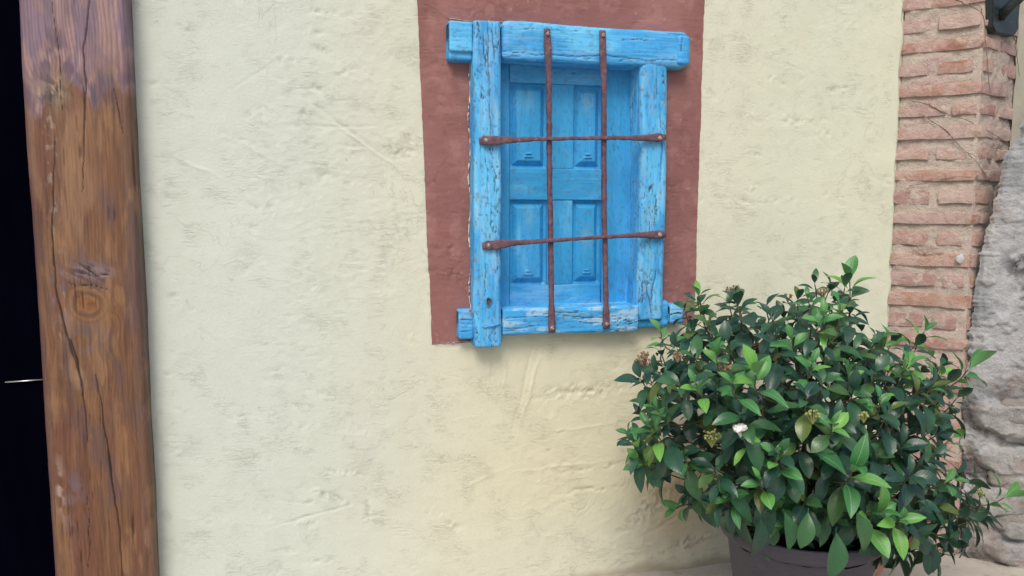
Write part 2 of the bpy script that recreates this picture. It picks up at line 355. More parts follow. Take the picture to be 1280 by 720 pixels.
# ---- red-brown painted band, a thin coat on the plaster
def band():
    # ring of four strips in (s, t); the edges wander like a hand-painted line
    def strip(p00, p10, p11, p01, nu, nv, sd, rag):      # corners (x,z): bottom-left, bottom-right, top-right, top-left
        u, v = np.meshgrid(np.linspace(0, 1, nu), np.linspace(0, 1, nv), indexing='ij')
        X = (1 - u) * (1 - v) * p00[0] + u * (1 - v) * p10[0] + u * v * p11[0] + (1 - u) * v * p01[0]
        Z = (1 - u) * (1 - v) * p00[1] + u * (1 - v) * p10[1] + u * v * p11[1] + (1 - u) * v * p01[1]
        wob = lambda q, s: (fbm(q * 7, q * 0 + s, s, 3) - .5) * .006 + (fbm(q * 60, q * 0 + s, s + 5, 2) - .5) * .003
        if 'l' in rag: X = X + (1 - u) * wob(Z, sd)
        if 'r' in rag: X = X + u * wob(Z, sd + 2)
        if 'b' in rag: Z = Z + (1 - v) * wob(X, sd + 4)
        return X, Z, nu, nv
    L0 = hy(540, 431); L1 = hy(527, 160); L2 = hy(520, 0); R0 = hy(867, 402); R1 = hy(876, 160); R2 = hy(880, 0)
    xl = lambda z: float(np.interp(z, [L0.z, L1.z, L2.z], [L0.x, L1.x, L2.x])); xr = lambda z: float(np.interp(z, [R0.z, R1.z, R2.z], [R0.x, R1.x, R2.x]))
    zb, zt = L0.z, 1.80; zlo, zhi = .80, 1.62; xi0, xi1 = .502, 1.02
    parts = [strip((xl(zb), zb), (xi0, zb + .004), (xi0, zt), (L2.x - .002, zt), 60, 340, 3, 'lb'),
             strip((xi1, R0.z), (xr(R0.z), R0.z), (R2.x, zt), (xi1, zt), 55, 340, 9, 'rb'),
             strip((xi0, 1.575), (xi1, 1.575), (xi1, zt), (xi0, zt), 150, 66, 13, '')]
    V = []; Fc = []; n = 0; C = []
    for X, Z, nu, nv in parts:
        D = relief(X, Z); u, v = np.meshgrid(np.linspace(0, 1, nu), np.linspace(0, 1, nv), indexing='ij')
        V.append(np.stack([X, -D - .0022, Z], -1).reshape(-1, 3)); Fc.append(grid_faces(nu, nv) + n); n += nu * nv
        m = sm(.58, .72, fbm(X * 30, Z * 30, 91)) * .5 + sm(.4, .7, fbm(X * 5, Z * 4, 93)) * .55; cc = mixc((.93, .93, .93), (1.22, 1.32, 1.30), np.clip(m, 0, 1)); fl = sm(.83, .87, fbm(X * 80, Z * 80, 95, 3)); br = (fbm(X * 20, Z * 140, 97, 3) - .5) * .16
        C.append((mixc(cc, (2.2, 3.6, 3.0), fl * .25) * (1 + br)[..., None]).reshape(-1, 3))
    o = np_mesh('painted_band', np.concatenate(V), np.concatenate(Fc), M_RED, wall_o, col=np.concatenate(C))
    o['label'] = 'red-brown painted band round the window'
band()
# chipped white plaster bead along the frame edge where paint stops
def bead(path, r, seed):
    V = []; Fc = []; n = len(path); k = 5; rr = random.Random(seed)
    for i, (x, z) in enumerate(path):
        q = r * (.15 + .75 * rr.random()) * (0.1 if rr.random() < .5 else 1)
        for j in range(k):
            a = 2 * pi * j / k; V.append((x + cos(a) * q + rr.uniform(-.0012, .0012), -.004 + sin(a) * q * .8, z + rr.uniform(-.001, .001)))
    idx = lambda i, j: i * k + j % k
    for i in range(n - 1):
        for j in range(k): Fc.append((idx(i, j), idx(i, j + 1), idx(i + 1, j + 1), idx(i + 1, j)))
    return V, Fc
V = []; Fc = []
for path, r, s in [([(.466 + .003 * sin(z * 40), z) for z in np.arange(.80, 1.50, .006)], .0028, 1), ([(x, 1.637 + .002 * sin(x * 50)) for x in np.arange(.41, 1.08, .006)], .0022, 2),
                   ([(1.047, z) for z in np.arange(1.1, 1.50, .006)], .002, 3), ([(x, .752 + .001 * sin(x * 60)) for x in np.arange(.40, .48, .005)], .0045, 4), ([(x, .748 + .001 * sin(x * 60)) for x in np.arange(.365, .44, .005)], .002, 5)]:
    v, f = bead(path, r, s); n = len(V); V += v; Fc += [tuple(i + n for i in q) for q in f]
t = NT('white_filler'); t.base((.62, .60, .56), .9, .2); t.bump(t.noise(200, 3, t.obj()), .002)
o = np_mesh('filler_edge', V, Fc, t.m, wall_o); o['kind'] = 'stuff'

# ================================================================== TIMBER builder
def timber(name, org, length, w, d, r, axis, mat, parent, seed, crackf=None, colf=None, ds=.0022, dl=.004, bow=.0, wane=.0015, endr=.006, grain=.0009):
    """rounded rectangular timber: front face towards -y. org = (x,z) of lower/left front corner + y front; axis 'z' or 'x'"""
    # profile around: start mid-back; param arrays of (a across, b depth outwards), normals
    P = []; Nn = []
    def arc(cx, cy, a0):
        k = max(3, int(r * pi / 2 / ds))
        for i in range(k + 1):
            a = a0 + pi / 2 * i / k; P.append((cx + r * cos(a), cy + r * sin(a))); Nn.append((cos(a), sin(a)))
    def line(x0, y0, x1, y1, nx, ny):
        L = math.hypot(x1 - x0, y1 - y0); k = max(1, int(L / ds))
        for i in range(1, k): P.append((x0 + (x1 - x0) * i / k, y0 + (y1 - y0) * i / k)); Nn.append((nx, ny))
    # b axis: depth towards viewer positive; front at b = d
    line(0, 0, 0, d - r, -1, 0); 
    for i, a in enumerate(np.linspace(pi, pi / 2, max(3, int(r * pi / 2 / ds)) + 1)): P.append((r + r * cos(a), d - r + r * sin(a))); Nn.append((cos(a), sin(a)))
    line(r, d, w - r, d, 0, 1)
    for i, a in enumerate(np.linspace(pi / 2, 0, max(3, int(r * pi / 2 / ds)) + 1)): P.append((w - r + r * cos(a), d - r + r * sin(a))); Nn.append((cos(a), sin(a)))
    line(w, d - r, w, 0, 1, 0)
    P = np.array(P); Nn = np.array(Nn); s = np.concatenate([[0], np.cumsum(np.hypot(*np.diff(P, axis=0).T))])
    nl = int(length / dl); inner = np.linspace(endr, length - endr, nl)
    ls = np.concatenate([[0, endr * .12, endr * .4], inner, [length - endr * .4, length - endr * .12, length]])
    shr = np.concatenate([[1.0, .45, .12], np.zeros(nl), [.12, .45, 1.0]]) * endr
    Sg, Lg = np.meshgrid(s, ls, indexing='ij'); A = np.broadcast_to(P[:, 0][:, None], Sg.shape).copy(); B = np.broadcast_to(P[:, 1][:, None], Sg.shape).copy()
    NA = np.broadcast_to(Nn[:, 0][:, None], Sg.shape); NB = np.broadcast_to(Nn[:, 1][:, None], Sg.shape)
    # relief: waney low frequency + grain lines along length
    disp = (fbm(Sg * 18, Lg * 5, seed, 3) - .5) * 2 * wane + (fbm(Sg * 300, Lg * 12, seed + 4, 3) - .5) * 2 * grain - shr
    crk = np.zeros(Sg.shape)
    if crackf is not None: crk = np.clip(crackf(A, Lg, Sg), 0, 1); crk = crk * (shr < endr * .3)
    disp = disp - crk * .0035
    A = A + NA * disp + bow * np.sin(pi * Lg / length) + (fbm(Lg * 3, Lg * 0, seed + 30, 2) - .5) * wane * 2; B = B + NB * disp
    col = colf(A, Lg, Sg, crk) if colf is not None else np.ones(A.shape + (3,)) * .5
    x0, yf, z0 = org
    if axis == 'z': X = x0 + A; Z = z0 + Lg
    else: X = x0 + Lg; Z = z0 + A
    Y = yf + d - B
    nu, nv = Sg.shape; fc = grid_faces(nu, nv)
    if axis == 'z': fc = fc[:, ::-1]
    Fl = [tuple(q) for q in fc] if False else fc
    V = np.stack([X, Y, Z], -1).reshape(-1, 3)
    # end caps as strips between mirrored profile points
    cap = []
    h = nu // 2
    for j, flip in ((0, False), (nv - 1, True)):
        for i in range(h):
            q = (i * nv + j, (i + 1) * nv + j, (nu - 2 - i) * nv + j, (nu - 1 - i) * nv + j)
            if len(set(q)) == 4: cap.append(q if flip ^ (axis == 'x') else q[::-1])
    fc = np.concatenate([fc, np.array(cap)])
    return np_mesh(name, V, fc, mat, parent, col=col.reshape(-1, 3))

BLUE = np.array((.050, .350, .72)); BLUE_L = np.array((.115, .49, .82)); BLUE_D = np.array((.025, .26, .58)); TEAL = np.array((.028, .325, .64))
BARE = np.array((.22, .42, .52)); BAREW = np.array((.58, .71, .76)); CRACKC = np.array((.035, .05, .075))
def blue_col(seed, wear=.0, dark=0.0, light=0.0, teal=0.0, white=0.0, along='z'):
    def f(A, L, Sg, crk):
        a = fbm(Sg * 25, L * 6, seed + 50, 4); b = fbm(Sg * 260, L * 22, seed + 60, 3); c = fbm(Sg * 90, L * 30, seed + 70, 4)
        col = mixc(BLUE, BLUE_L, np.clip(sm(.42, .66, a) + light, 0, 1)); col = mixc(col, TEAL, teal * sm(.35, .6, fbm(Sg * 10, L * 4, seed + 81)))
        col = mixc(col, BLUE_D, np.clip(dark + .30 * sm(.62, .72, b), 0, 1))
        col = mixc(col, BARE, wear * sm(.60, .66, c)); 
        if white: col = mixc(col, BAREW, white * sm(.52, .60, fbm(Sg * 70, L * 12, seed + 90, 4)))
        spk = sm(.74, .79, vnoise(Sg * 190, L * 120, seed + 95)); col = mixc(col, CRACKC * 2, spk * (.25 + .5 * wear))
        return mixc(col, CRACKC, sm(.35, .9, crk) * .9)
    return f
def cracks(lines, seed, fine=.35, thr=.72):
    """lines: list of (polyline[(a, l)...], half width); plus short checks along the grain"""
    def f(A, L, Sg):
        wob = (fbm(L * 30, Sg * 30, seed, 3) - .5) * .010
        k = np.zeros(A.shape)
        for pts, hw in lines:
            dd, fr = seg_dist(A + wob, L, pts); k = np.maximum(k, 1 - dd / (hw * (1.2 - np.abs(fr - .5) * 1.6)))
        jx_ = (fbm(Sg * 120, L * 90, seed + 9, 2) - .5); zone = sm(.56, .70, fbm(Sg * 22, L * 8, seed + 11))
        rdg = np.abs(fbm(Sg * 150 + jx_ * 1.6, L * 11, seed + 7, 3) - .5)        # thin wandering checks
        k = np.maximum(k, fine * 1.8 * zone * sm(.042, .010, rdg) * sm(.38, .5, vnoise(Sg * 150, L * 40, seed + 14)))
        pit = vnoise(Sg * 260, L * 110, seed + 16); k = np.maximum(k, fine * 1.4 * zone * sm(.86, .94, pit))
        return k
    return f

# ================================================================== WINDOW
win = empty('barred_window', (.757, 0, .78)); tag(win, 'weathered blue wooden window with closed shutter and four rusty iron bars', 'window')
def sub(o): o.matrix_parent_inverse = win.matrix_world.inverted(); return o
win.location = (0, 0, 0)
WY = -.058      # front of the jambs
o = timber('jamb', (.470, WY, .742), .886, .077, .14, .013, 'z', M_BLUE_V, win, 3,
       cracks([([(.035, .86), (.040, .72), (.045, .60), (.043, .50)], .0022), ([(.030, .86), (.028, .80), (.036, .74)], .003), ([(.052, .885), (.056, .80), (.060, .77)], .0026), ([(.040, .885), (.043, .83), (.038, .78), (.046, .70)], .0035),
               ([(.030, .55), (.036, .46), (.034, .38)], .002), ([(.05, .50), (.058, .47), (.054, .43)], .0025), ([(.026, .30), (.03, .20), (.028, .12)], .0018), ([(.062, .31), (.06, .28), (.066, .25)], .0028), ([(.06, .06), (.04, .03), (.055, .0)], .002)], 5, .55, .68),
       blue_col(5, .35, white=.10), bow=-.002, wane=.0035)
timber('jamb', (.955, WY + .006, .80), .738, .085, .13, .016, 'z', M_BLUE_V, win, 21,
       cracks([([(.06, .60), (.066, .50), (.062, .40)], .0028), ([(.078, .56), (.08, .45)], .003), ([(.03, .30), (.035, .22)], .002), ([(.02, .12), (.035, .07), (.045, .02)], .004), ([(.055, .15), (.05, .09), (.04, .04)], .004), ([(.045, .70), (.05, .62)], .0022)], 23, .55, .66),
       blue_col(25, .40, teal=.5, white=.12), bow=.003, wane=.004)
timber('lintel_beam', (.5482, WY + .004, 1.528), .553, .103, .11, .012, 'x', M_BLUE_H, win, 31,
       cracks([([(.022, .0), (.016, .14), (.026, .30), (.018, .42), (.020, .55)], .0024), ([(.07, .33), (.074, .42)], .0014), ([(.085, .52), (.08, .56)], .003), ([(.095, .48), (.092, .55)], .0025), ([(.08, .02), (.083, .10)], .0012)], 33, .35, .7),
       blue_col(35, .10, white=.10), wane=.003, endr=.018)
timber('beam_end', (.404, WY + .018, 1.524), .0645, .102, .085, .006, 'x', M_BLUE_H, win, 41, cracks([], 41, .12), blue_col(45, .15), wane=.001)
timber('beam_end', (.404, WY + .009, 1.545), .0640, .078, .02, .004, 'x', M_BLUE_H, win, 43, cracks([], 43, .12), blue_col(47, .2, light=.6), wane=.001)
timber('beam_end', (1.062, WY - .003, 1.535), .043, .086, .10, .012, 'x', M_BLUE_H, win, 48, cracks([([(.02, .012), (.08, .016)], .0018)], 48, .2), blue_col(48, .08), wane=.002, endr=.014)
timber('sill', (.5485, WY + .004, .770), .410, .078, .12, .010, 'x', M_BLUE_H, win, 51,
       cracks([([(.05, .02), (.054, .15), (.046, .26), (.05, .38)], .0018), ([(.062, .12), (.06, .22)], .002), ([(.02, .0), (.025, .12)], .0016), ([(.035, .18), (.03, .36)], .0014)], 53, .8, .62),
       blue_col(55, .45, white=.40), wane=.0045)
timber('sill', (.9590, WY + .022, .776), .104, .078, .10, .012, 'x', M_BLUE_H, win, 57, cracks([([(.03, .0), (.04, .06)], .003)], 57, .35), blue_col(57, .2), wane=.004)
timber('sill_end', (1.0645, WY + .012, .785), .042, .058, .09, .008, 'x', M_BLUE_H, win, 61, cracks([], 61, .2), blue_col(65, .15, white=.2), wane=.002)
timber('sill_end', (.427, WY + .022, .765), .042, .083, .075, .006, 'x', M_BLUE_H, win, 66, cracks([([(.055, .0), (.05, .04)], .003), ([(.02, .0), (.025, .04)], .002)], 66, .3), blue_col(67, .2, white=.2), wane=.003)
# ---- shutter, set back in the frame
SY = .028
def board(name, x0, x1, z0, z1, y, axis, seed, th=.022, **kw):
    a = dict(wear=.06, teal=.9, dark=.14, white=.0); a.update(kw)
    lines = a.pop('lines', [])
    if axis == 'z': return timber(name, (x0, y, z0), z1 - z0, x1 - x0, th, .0022, 'z', M_BLUE_V, win, seed, cracks(lines, seed, .18, .72), blue_col(seed, **a), wane=.0008, endr=.002, ds=.003, dl=.006, grain=.0006)
    return timber(name, (x0, y, z0), x1 - x0, z1 - z0, th, .0022, 'x', M_BLUE_H, win, seed, cracks(lines, seed, .18, .72), blue_col(seed, **a), wane=.0008, endr=.002, ds=.003, dl=.006, grain=.0006)
def SX(px, py=230): return hy(px, py, SY).x
def SZ(px, py): return hy(px, py, SY).z
zt = SZ(700, 76) + .03; zb = SZ(700, 390) - .02
xL, xa, xb, xc, xd, xe, xf = .53, SX(637), SX(683), SX(692), SX(717), SX(752), SX(761)
xg = SX(788)
board('stile', xL, xa - .0012, zb, zt, SY - .003, 'z', 101)                                   # outer left board
board('stile', xe + .0012, xg, zb, zt, SY - .004, 'z', 103, lines=[([(.03, .52), (.04, .48)], .0012), ([(.025, .56), (.05, .50)], .0012), ([(.018, .16), (.022, .12)], .002)])
z1t, z1b = SZ(700, 105), SZ(700, 211); z2t, z2b = SZ(700, 250), SZ(700, 356)
for (za, zc, sd, wh) in ((z1t, zt, 111, .10), (z2t, z1b, 113, .0), (zb, z2b, 115, .22)):
    board('rail', xa, xe, za, zc, SY, 'x', sd, white=wh * .5, lines=[([(.03, .12), (.032, .2)], .0014)] if sd == 111 else [])
board('muntin', xb + .004, xd - .001, z1b + .001, z1t - .001, SY + .0015, 'z', 121)
board('muntin', xb + .004, xd - .001, z2b + .001, z2t - .001, SY + .0015, 'z', 123)
def panel(x0, x1, z0, z1, seed):
    """sunk field with a small moulding and a raised bevelled centre"""
    w, h = x1 - x0, z1 - z0; nu, nv = 60, 120
    u, v = np.meshgrid(np.linspace(0, w, nu), np.linspace(0, h, nv), indexing='ij')
    e = np.minimum(np.minimum(u, w - u), np.minimum(v, h - v))
    fld = .013                                                            # field depth behind the stiles
    prof = np.interp(e, [0, .002, .006, .008, .011, .0125, .022, .0235, 1], [.004, .013, fld + .002, fld + .004, fld + .004, fld, fld - .009, fld - .011, fld - .011])
    prof = prof - .006 * np.clip(1 - np.abs(v - .034) / .003, 0, 1) * sm(.014, .010, np.abs(u - w / 2)) - .005 * np.clip(1 - np.abs(v - .043) / .003, 0, 1) * sm(.010, .007, np.abs(u - w / 2))
    Y = SY + prof + (fbm(u * 200, v * 12, seed, 3) - .5) * .0012 + (fbm(u * 20, v * 20, seed + 3, 2) - .5) * .001
    X = x0 + u; Z = z0 + v
    col = blue_col(seed, .05, .16, 0, .95)(u, v, u, np.zeros(u.shape))
    worn = np.exp(-((u - w * .5) / .016) ** 2 - ((v - h * (.80 if seed < 140 else .55)) / .030) ** 2) * fbm(u * 60, v * 60, seed + 8) * 1.2
    col = mixc(col, (.20, .40, .56) if seed == 137 or seed > 140 else (.15, .42, .60), np.clip(worn, 0, .5))
    fc = grid_faces(nu, nv)[:, ::-1]
    return np_mesh('panel', np.stack([X, Y, Z], -1), fc[:, ::-1], M_BLUE_V, win, col=col)
g = .0
for i, (x0, x1) in enumerate(((xa - .001, xb + .005), (xd - .002, xe + .002))):
    panel(x0, x1, z1b - .001, z1t + .001, 131 + 6 * i); panel(x0, x1, z2b - .001, z2t + .001, 133 + 20 * i)
board('rebate', xg - .004, 1.0, zb, zt, SY + .024, 'z', 107)
box_obj('light_stop_board', .49, 1.03, SY + .050, SY + .058, .79, 1.59, M_DARK, win)  # unseen board added to keep light from leaking in behind the shutter

# ---- iron bars
def bar(name, pts, secs, mat=M_IRON, twist=None, seed=0, k=12, ns=90):
    """pts: centre line; secs: list of (t, half width, half thickness)"""
    pts = [Vector(p) for p in pts]; cum = [0]
    for i in range(len(pts) - 1): cum.append(cum[-1] + (pts[i + 1] - pts[i]).length)
    T = np.linspace(0, 1, ns); V = []; rr = random.Random(seed)
    tt = [c / cum[-1] for c in cum]
    for i, t_ in enumerate(T):
        p = Vector([float(np.interp(t_, tt, [q[c] for q in pts])) for c in range(3)])
        d = (pts[-1] - pts[0]).normalized(); side = d.cross(Vector((0, -1, 0))).normalized(); out = Vector((0, -1, 0))
        hw = float(np.interp(t_, [s_[0] for s_ in secs], [s_[1] for s_ in secs])); ht = float(np.interp(t_, [s_[0] for s_ in secs], [s_[2] for s_ in secs]))
        tw = 0 if twist is None else float(np.interp(t_, [q[0] for q in twist], [q[1] for q in twist]))
        jx = mn.noise(Vector((t_ * 9, seed, 0))) * .0016; jw = 1 + .22 * mn.noise(Vector((t_ * 30, seed, 3)))
        for j in range(k):
            a = 2 * pi * j / k + pi / k; c_, s_ = cos(a), sin(a)
            q = 3.2; rx = math.copysign(abs(c_) ** (2 / q), c_) * hw * jw; ry = math.copysign(abs(s_) ** (2 / q), s_) * ht * jw
            x_, y_ = rx * cos(tw) - ry * sin(tw), rx * sin(tw) + ry * cos(tw)
            n_ = mn.noise(Vector((t_ * 60, j * 1.3, seed))) * .0014
            V.append(p + side * (x_ + jx + n_) + out * (y_ + n_))
    Fc = [(i * k + j, i * k + (j + 1) % k, (i + 1) * k + (j + 1) % k, (i + 1) * k + j) for i in range(ns - 1) for j in range(k)]
    Fc += [tuple(range(k))[::-1], tuple((ns - 1) * k + j for j in range(k))]
    return np_mesh(name, [tuple(v) for v in V], Fc, mat, win)
def nail(p, r, parent, mat=M_NAIL, h=.004):
    V = []; k = 10; Fc = []
    for (q, y) in ((1.15, 0), (1.0, -h * .6), (.6, -h), (.15, -h * .75)):
        for j in range(k):
            a = 2 * pi * j / k; rr_ = r * q * random.uniform(.9, 1.1); V.append((p[0] + cos(a) * rr_, p[1] + y, p[2] + sin(a) * rr_))
    for i in range(3):
        for j in range(k): Fc.append((i * k + j, i * k + (j + 1) % k, (i + 1) * k + (j + 1) % k, (i + 1) * k + j))
    Fc.append(tuple(3 * k + j for j in range(k)))
    o = np_mesh('nail', V, Fc, mat); o.parent = parent; return o
BY = WY - .006
def BP(px, py, y=BY): return tuple(hy(px, py, y))
vb = [[(684, 36), (686, 100), (687, 220), (690, 416)], [(753, 38), (755, 120), (755, 240), (758, 411)]]
for i, pp in enumerate(vb):
    yy = [BY + .001, BY - .001, BY, BY]
    b = bar('upright_bar', [BP(x, y, q) for (x, y), q in zip(pp, yy)], [(0, .0095, .003), (.08, .0100, .004), (.2, .0074, .006), (.5, .0072, .006), (.9, .0076, .006), (.96, .0105, .0045), (1, .0095, .003)], seed=3 + i, twist=[(0, 0), (.12, 0), (.3, .5), (.6, .35), (.8, 0), (1, 0)])
    nail(BP(pp[0][0] + 1, pp[0][1] + 6, BY - .0035), .0048, b); nail(BP(pp[-1][0] + .5, pp[-1][1] - 6, BY - .0035), .0055, b)
    # rivet heads and lighter drips of rust are left to the material
hb = [[(599, 176), (640, 175), (700, 173), (780, 172.5), (832, 172)], [(603, 307), (640, 304), (700, 300), (780, 294.5), (832, 293)]]
for i, pp in enumerate(hb):
    yh = BY - .0135
    b = bar('level_bar', [BP(pp[0][0], pp[0][1], BY + .000), BP(*pp[1], yh + .004), BP(*pp[2], yh), BP(*pp[3], yh + .003), BP(*pp[4], BY + .003)],
            [(0, .0075, .003), (.03, .0135, .004), (.09, .0125, .005), (.17, .0075, .006), (.3, .0058, .006), (.5, .0048, .005), (.75, .0058, .006), (.88, .009, .005), (.96, .0125, .004), (1, .0085, .003)], seed=11 + i)
    nail(BP(pp[0][0] + 8, pp[0][1] - .5, BY - .0042), .0056, b); nail(BP(pp[-1][0] - 7, pp[-1][1] + .5, BY - .003), .0056, b)
# ---- bent wire nail, round nail head and knot on the left jamb
w_ = bar('wire', [BP(604, 409, WY - .003), BP(616, 407, WY - .005), BP(627, 404, WY - .003)], [(0, .0018, .0018), (1, .0020, .0020)], M_WIRE, seed=5, k=8, ns=20)
nail(BP(588, 388, WY + .012), .0042, win, M_NAIL, .006)
def knot():
    c_ = hy(611, 377, WY - .0015); V = []; Fc = []; k = 18
    for q, dy in ((1.25, .0015), (1.0, -.002), (.78, -.0022), (.55, .0), (.2, .001)):
        for j in range(k):
            a = 2 * pi * j / k; r_ = q * (1 + .12 * sin(a * 3 + 1)) ; V.append((c_.x + cos(a) * .0085 * r_, c_.y + dy, c_.z + sin(a) * .0135 * r_))
    for i in range(4):
        for j in range(k): Fc.append((i * k + j, i * k + (j + 1) % k, (i + 1) * k + (j + 1) % k, (i + 1) * k + j))
    Fc.append(tuple(4 * k + j for j in range(k)))
    cols = np.repeat(np.array([BLUE, BLUE * .8, (.09, .08, .11), (.035, .028, .04), (.12, .06, .05)]), k, 0)
    np_mesh('knot', V, Fc, M_BLUE_V, win, col=cols)
knot()

# ================================================================== TIMBER DOOR POST
PY = -.062
def post():
    x0 = hy(44, 360, PY).x; x1 = hy(178, 360, PY + .012).x; Wd = x1 - x0; z0 = 0.0; Lh = 2.5
    def q(px, py): p = hy(px, py, PY); return (p.x - x0, p.z - z0)
    big = [([q(112, -60), q(112, 0), q(106, 62), q(108, 100), q(106, 180), q(104, 240)], .0028), ([q(66, -20), q(68, 20), q(76, 80), q(78, 140)], .0012),
           ([q(70, 175), q(68, 230), q(66, 290), q(70, 360), q(78, 400), q(90, 440), q(100, 470), q(106, 510), q(110, 555)], .0032),
           ([q(88, 425), q(96, 450), q(102, 480)], .005), ([q(120, 468), q(127, 510), q(134, 560), q(142, 610), q(150, 660), q(153, 730)], .0030), ([q(134, 565), q(140, 600)], .0050),
           ([q(143, 110), q(150, 145), q(155, 168)], .0016), ([q(110, 620), q(112, 680), q(110, 730)], .0012), ([q(100, 330), q(120, 345), q(140, 342)], .0028), ([q(84, 352), q(96, 358), q(112, 356), q(135, 362)], .0016)]
    kn = [(q(112, 382), .026, .020, 1.0), (q(62, 118), .020, .028, .8), (q(72, 110), .02, .02, .4), (q(108, 430), .03, .028, .6), (q(158, 545), .02, .012, .25), (q(86, 640), .022, .03, .5), (q(100, 90), .03, .045, .35)]
    def crackf(A, L, Sg):
        wob = (fbm(L * 22, Sg * 20, 203, 3) - .5) * .006; k = np.zeros(A.shape)
        for pts, hw in big:
            dd, fr = seg_dist(A + wob, L, pts); k = np.maximum(k, 1 - dd / (hw * (1.25 - np.abs(fr - .5) * 1.5)))
        ck = vnoise(Sg * 320, L * 14, 207); zone = sm(.5, .65, fbm(Sg * 14, L * 5, 211)); k = np.maximum(k, .55 * zone * sm(.80, .88, ck))
        return k
    def colf(A, L, Sg, crk):
        # grain flows round the knots
        U = A + (fbm(A * 5, L * 2.2, 221, 2) - .5) * .05; kd = np.zeros(A.shape)
        for (kx, kz), rx, rz, s_ in kn:
            r2 = ((A - kx) / rx) ** 2 + ((L - kz) / rz) ** 2; U = U + s_ * (A - kx) * np.exp(-r2 * .35) * 1.6; kd = np.maximum(kd, s_ * np.exp(-r2 * 1.3))
            U = U + s_ * .02 * np.exp(-r2 * .5)
        kr_ = np.hypot((A - q(112, 382)[0]) / 1.25, L - q(112, 382)[1]); U = np.where(kr_ < .045, U * sm(.02, .045, kr_) + kr_ * 1.2 * (1 - sm(.02, .045, kr_)), U)
        rings = .5 + .5 * np.sin(U * 820 + fbm(A * 30, L * 3, 223, 3) * 9); broad = fbm(U * 26, L * 1.3, 225, 4); fine = fbm(U * 420, L * 9, 227, 3)
        org = np.array((.205, .095, .046)); red = np.array((.185, .080, .048)); pale = np.array((.29, .17, .095)); dark = np.array((.075, .034, .022))
        c = mixc(org, red, sm(.38, .60, fbm(A * 14, L * 3, 229, 3))); c = mixc(c, pale, .45 * sm(.45, .72, broad)); c = mixc(c, dark, .28 * rings * sm(.3, .6, fine))
        c = mixc(c, dark, .35 * sm(.55, .75, fine))
        # right band darker, greyish
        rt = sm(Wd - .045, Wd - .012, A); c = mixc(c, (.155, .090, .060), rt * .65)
        # weathered purple-grey top
        zt_ = q(100, 120)[1]; ragged = L + (fbm(A * 22, L * 7, 233, 4) - .5) * .14 + .035 * np.sin(A * 45 + 1)
        top = sm(zt_ - .01, zt_ + .03, ragged); g1 = fbm(A * 40, L * 9, 235, 4)
        vio = mixc((.40, .26, .25), (.25, .175, .225), sm(.4, .6, g1)); vio = mixc(vio, (.12, .07, .11), .45 * sm(.45, .7, rings * .5 + fine * .5))
        c = mixc(c, vio, top * .88); rim = top * (1 - sm(zt_ + .03, zt_ + .13, ragged)); c = mixc(c, (.12, .075, .115), rim * .60 * sm(.35, .55, fbm(A * 60, L * 25, 236, 3)))
        # grey scarred patches
        for (kx, kz), rx, rz, s_, tint in ((q(62, 112), .028, .030, .9, (.42, .33, .24)), (q(112, 336), .050, .026, 1.0, (.17, .115, .125)), (q(72, 360), .018, .05, .8, (.16, .10, .11)), (q(112, 415), .045, .018, .8, (.16, .10, .09)), (q(82, 400), .014, .05, .6, (.30, .19, .16)), (q(110, 432), .034, .018, .55, (.20, .13, .13)), (q(96, 610), .024, .035, .6, (.17, .12, .15)), (q(84, 650), .02, .05, .5, (.21, .14, .15)), (q(100, 470), .03, .04, .45, (.30, .20, .16)), (q(75, 610), .008, .06, .7, (.45, .34, .28))):
            r2 = ((A - kx) / rx) ** 2 + ((L - kz) / rz) ** 2; pf = np.exp(-r2) * sm(.35, .6, fbm(A * 70, L * 38, 237, 4)) * 1.5; c = mixc(c, tint, np.clip(pf * s_, 0, .9))
        # warm heart of the knot
        (kx, kz) = q(112, 382); r_ = np.hypot((A - kx) / .030, (L - kz) / .022) + (fbm(A * 40, L * 40, 239) - .5) * .25
        c = mixc(c, (.36, .15, .045), sm(1.0, .7, r_) * .8); c = mixc(c, (.07, .035, .025), sm(.12, .0, np.abs(r_ - 1.15) - .08) * .55); c = mixc(c, (.13, .05, .025), sm(.45, .1, r_) * .7); c = mixc(c, (.34, .17, .075), sm(.5, .2, np.abs(r_ - 1.7)) * .5 * sm(.4, .6, fbm(A * 50, L * 20, 243)))
        (kx, kz) = q(78, 425)
        wp = sm(.66, .72, fbm(A * 150, L * 60, 241, 3)) * np.exp(-((A - kx) / .014) ** 2) * sm(q(0, 520)[1], q(0, 380)[1], L); c = mixc(c, (.38, .31, .27), wp * .6)
        patch = sm(.52, .70, fbm(A * 18, L * 6, 251, 5)); c = mixc(c, (.12, .075, .075), patch * .6); lt_ = sm(.55, .68, fbm(A * 30, L * 8, 261, 5)); c = mixc(c, (.36, .20, .10), lt_ * .4); str_ = sm(.56, .64, fbm(A * 190, L * 7, 263, 4)); c = mixc(c, (.055, .028, .02), str_ * .28)
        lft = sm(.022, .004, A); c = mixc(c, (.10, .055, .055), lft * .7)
        (kx, kz) = q(110, 380); ang_ = np.arctan2(L - kz, A - kx); r_ = np.hypot((A - kx) / .027, (L - kz) / .021) * (1 + .10 * np.sin(ang_ * 2 + 1)) + (fbm(A * 45, L * 45, 239) - .5) * .3
        sw = .5 + .5 * np.sin(r_ * 9 + fbm(A * 30, L * 30, 244) * 5)
        c = mixc(c, mixc((.30, .155, .07), (.11, .055, .035), sw * .8), sm(2.3, 1.5, r_) * .75)
        c = mixc(c, (.30, .125, .040), sm(1.1, .7, r_) * .6); c = mixc(c, (.14, .05, .022), sm(.75, .2, np.hypot((A - kx) / .02 - .3, (L - kz) / .012)) * .6)
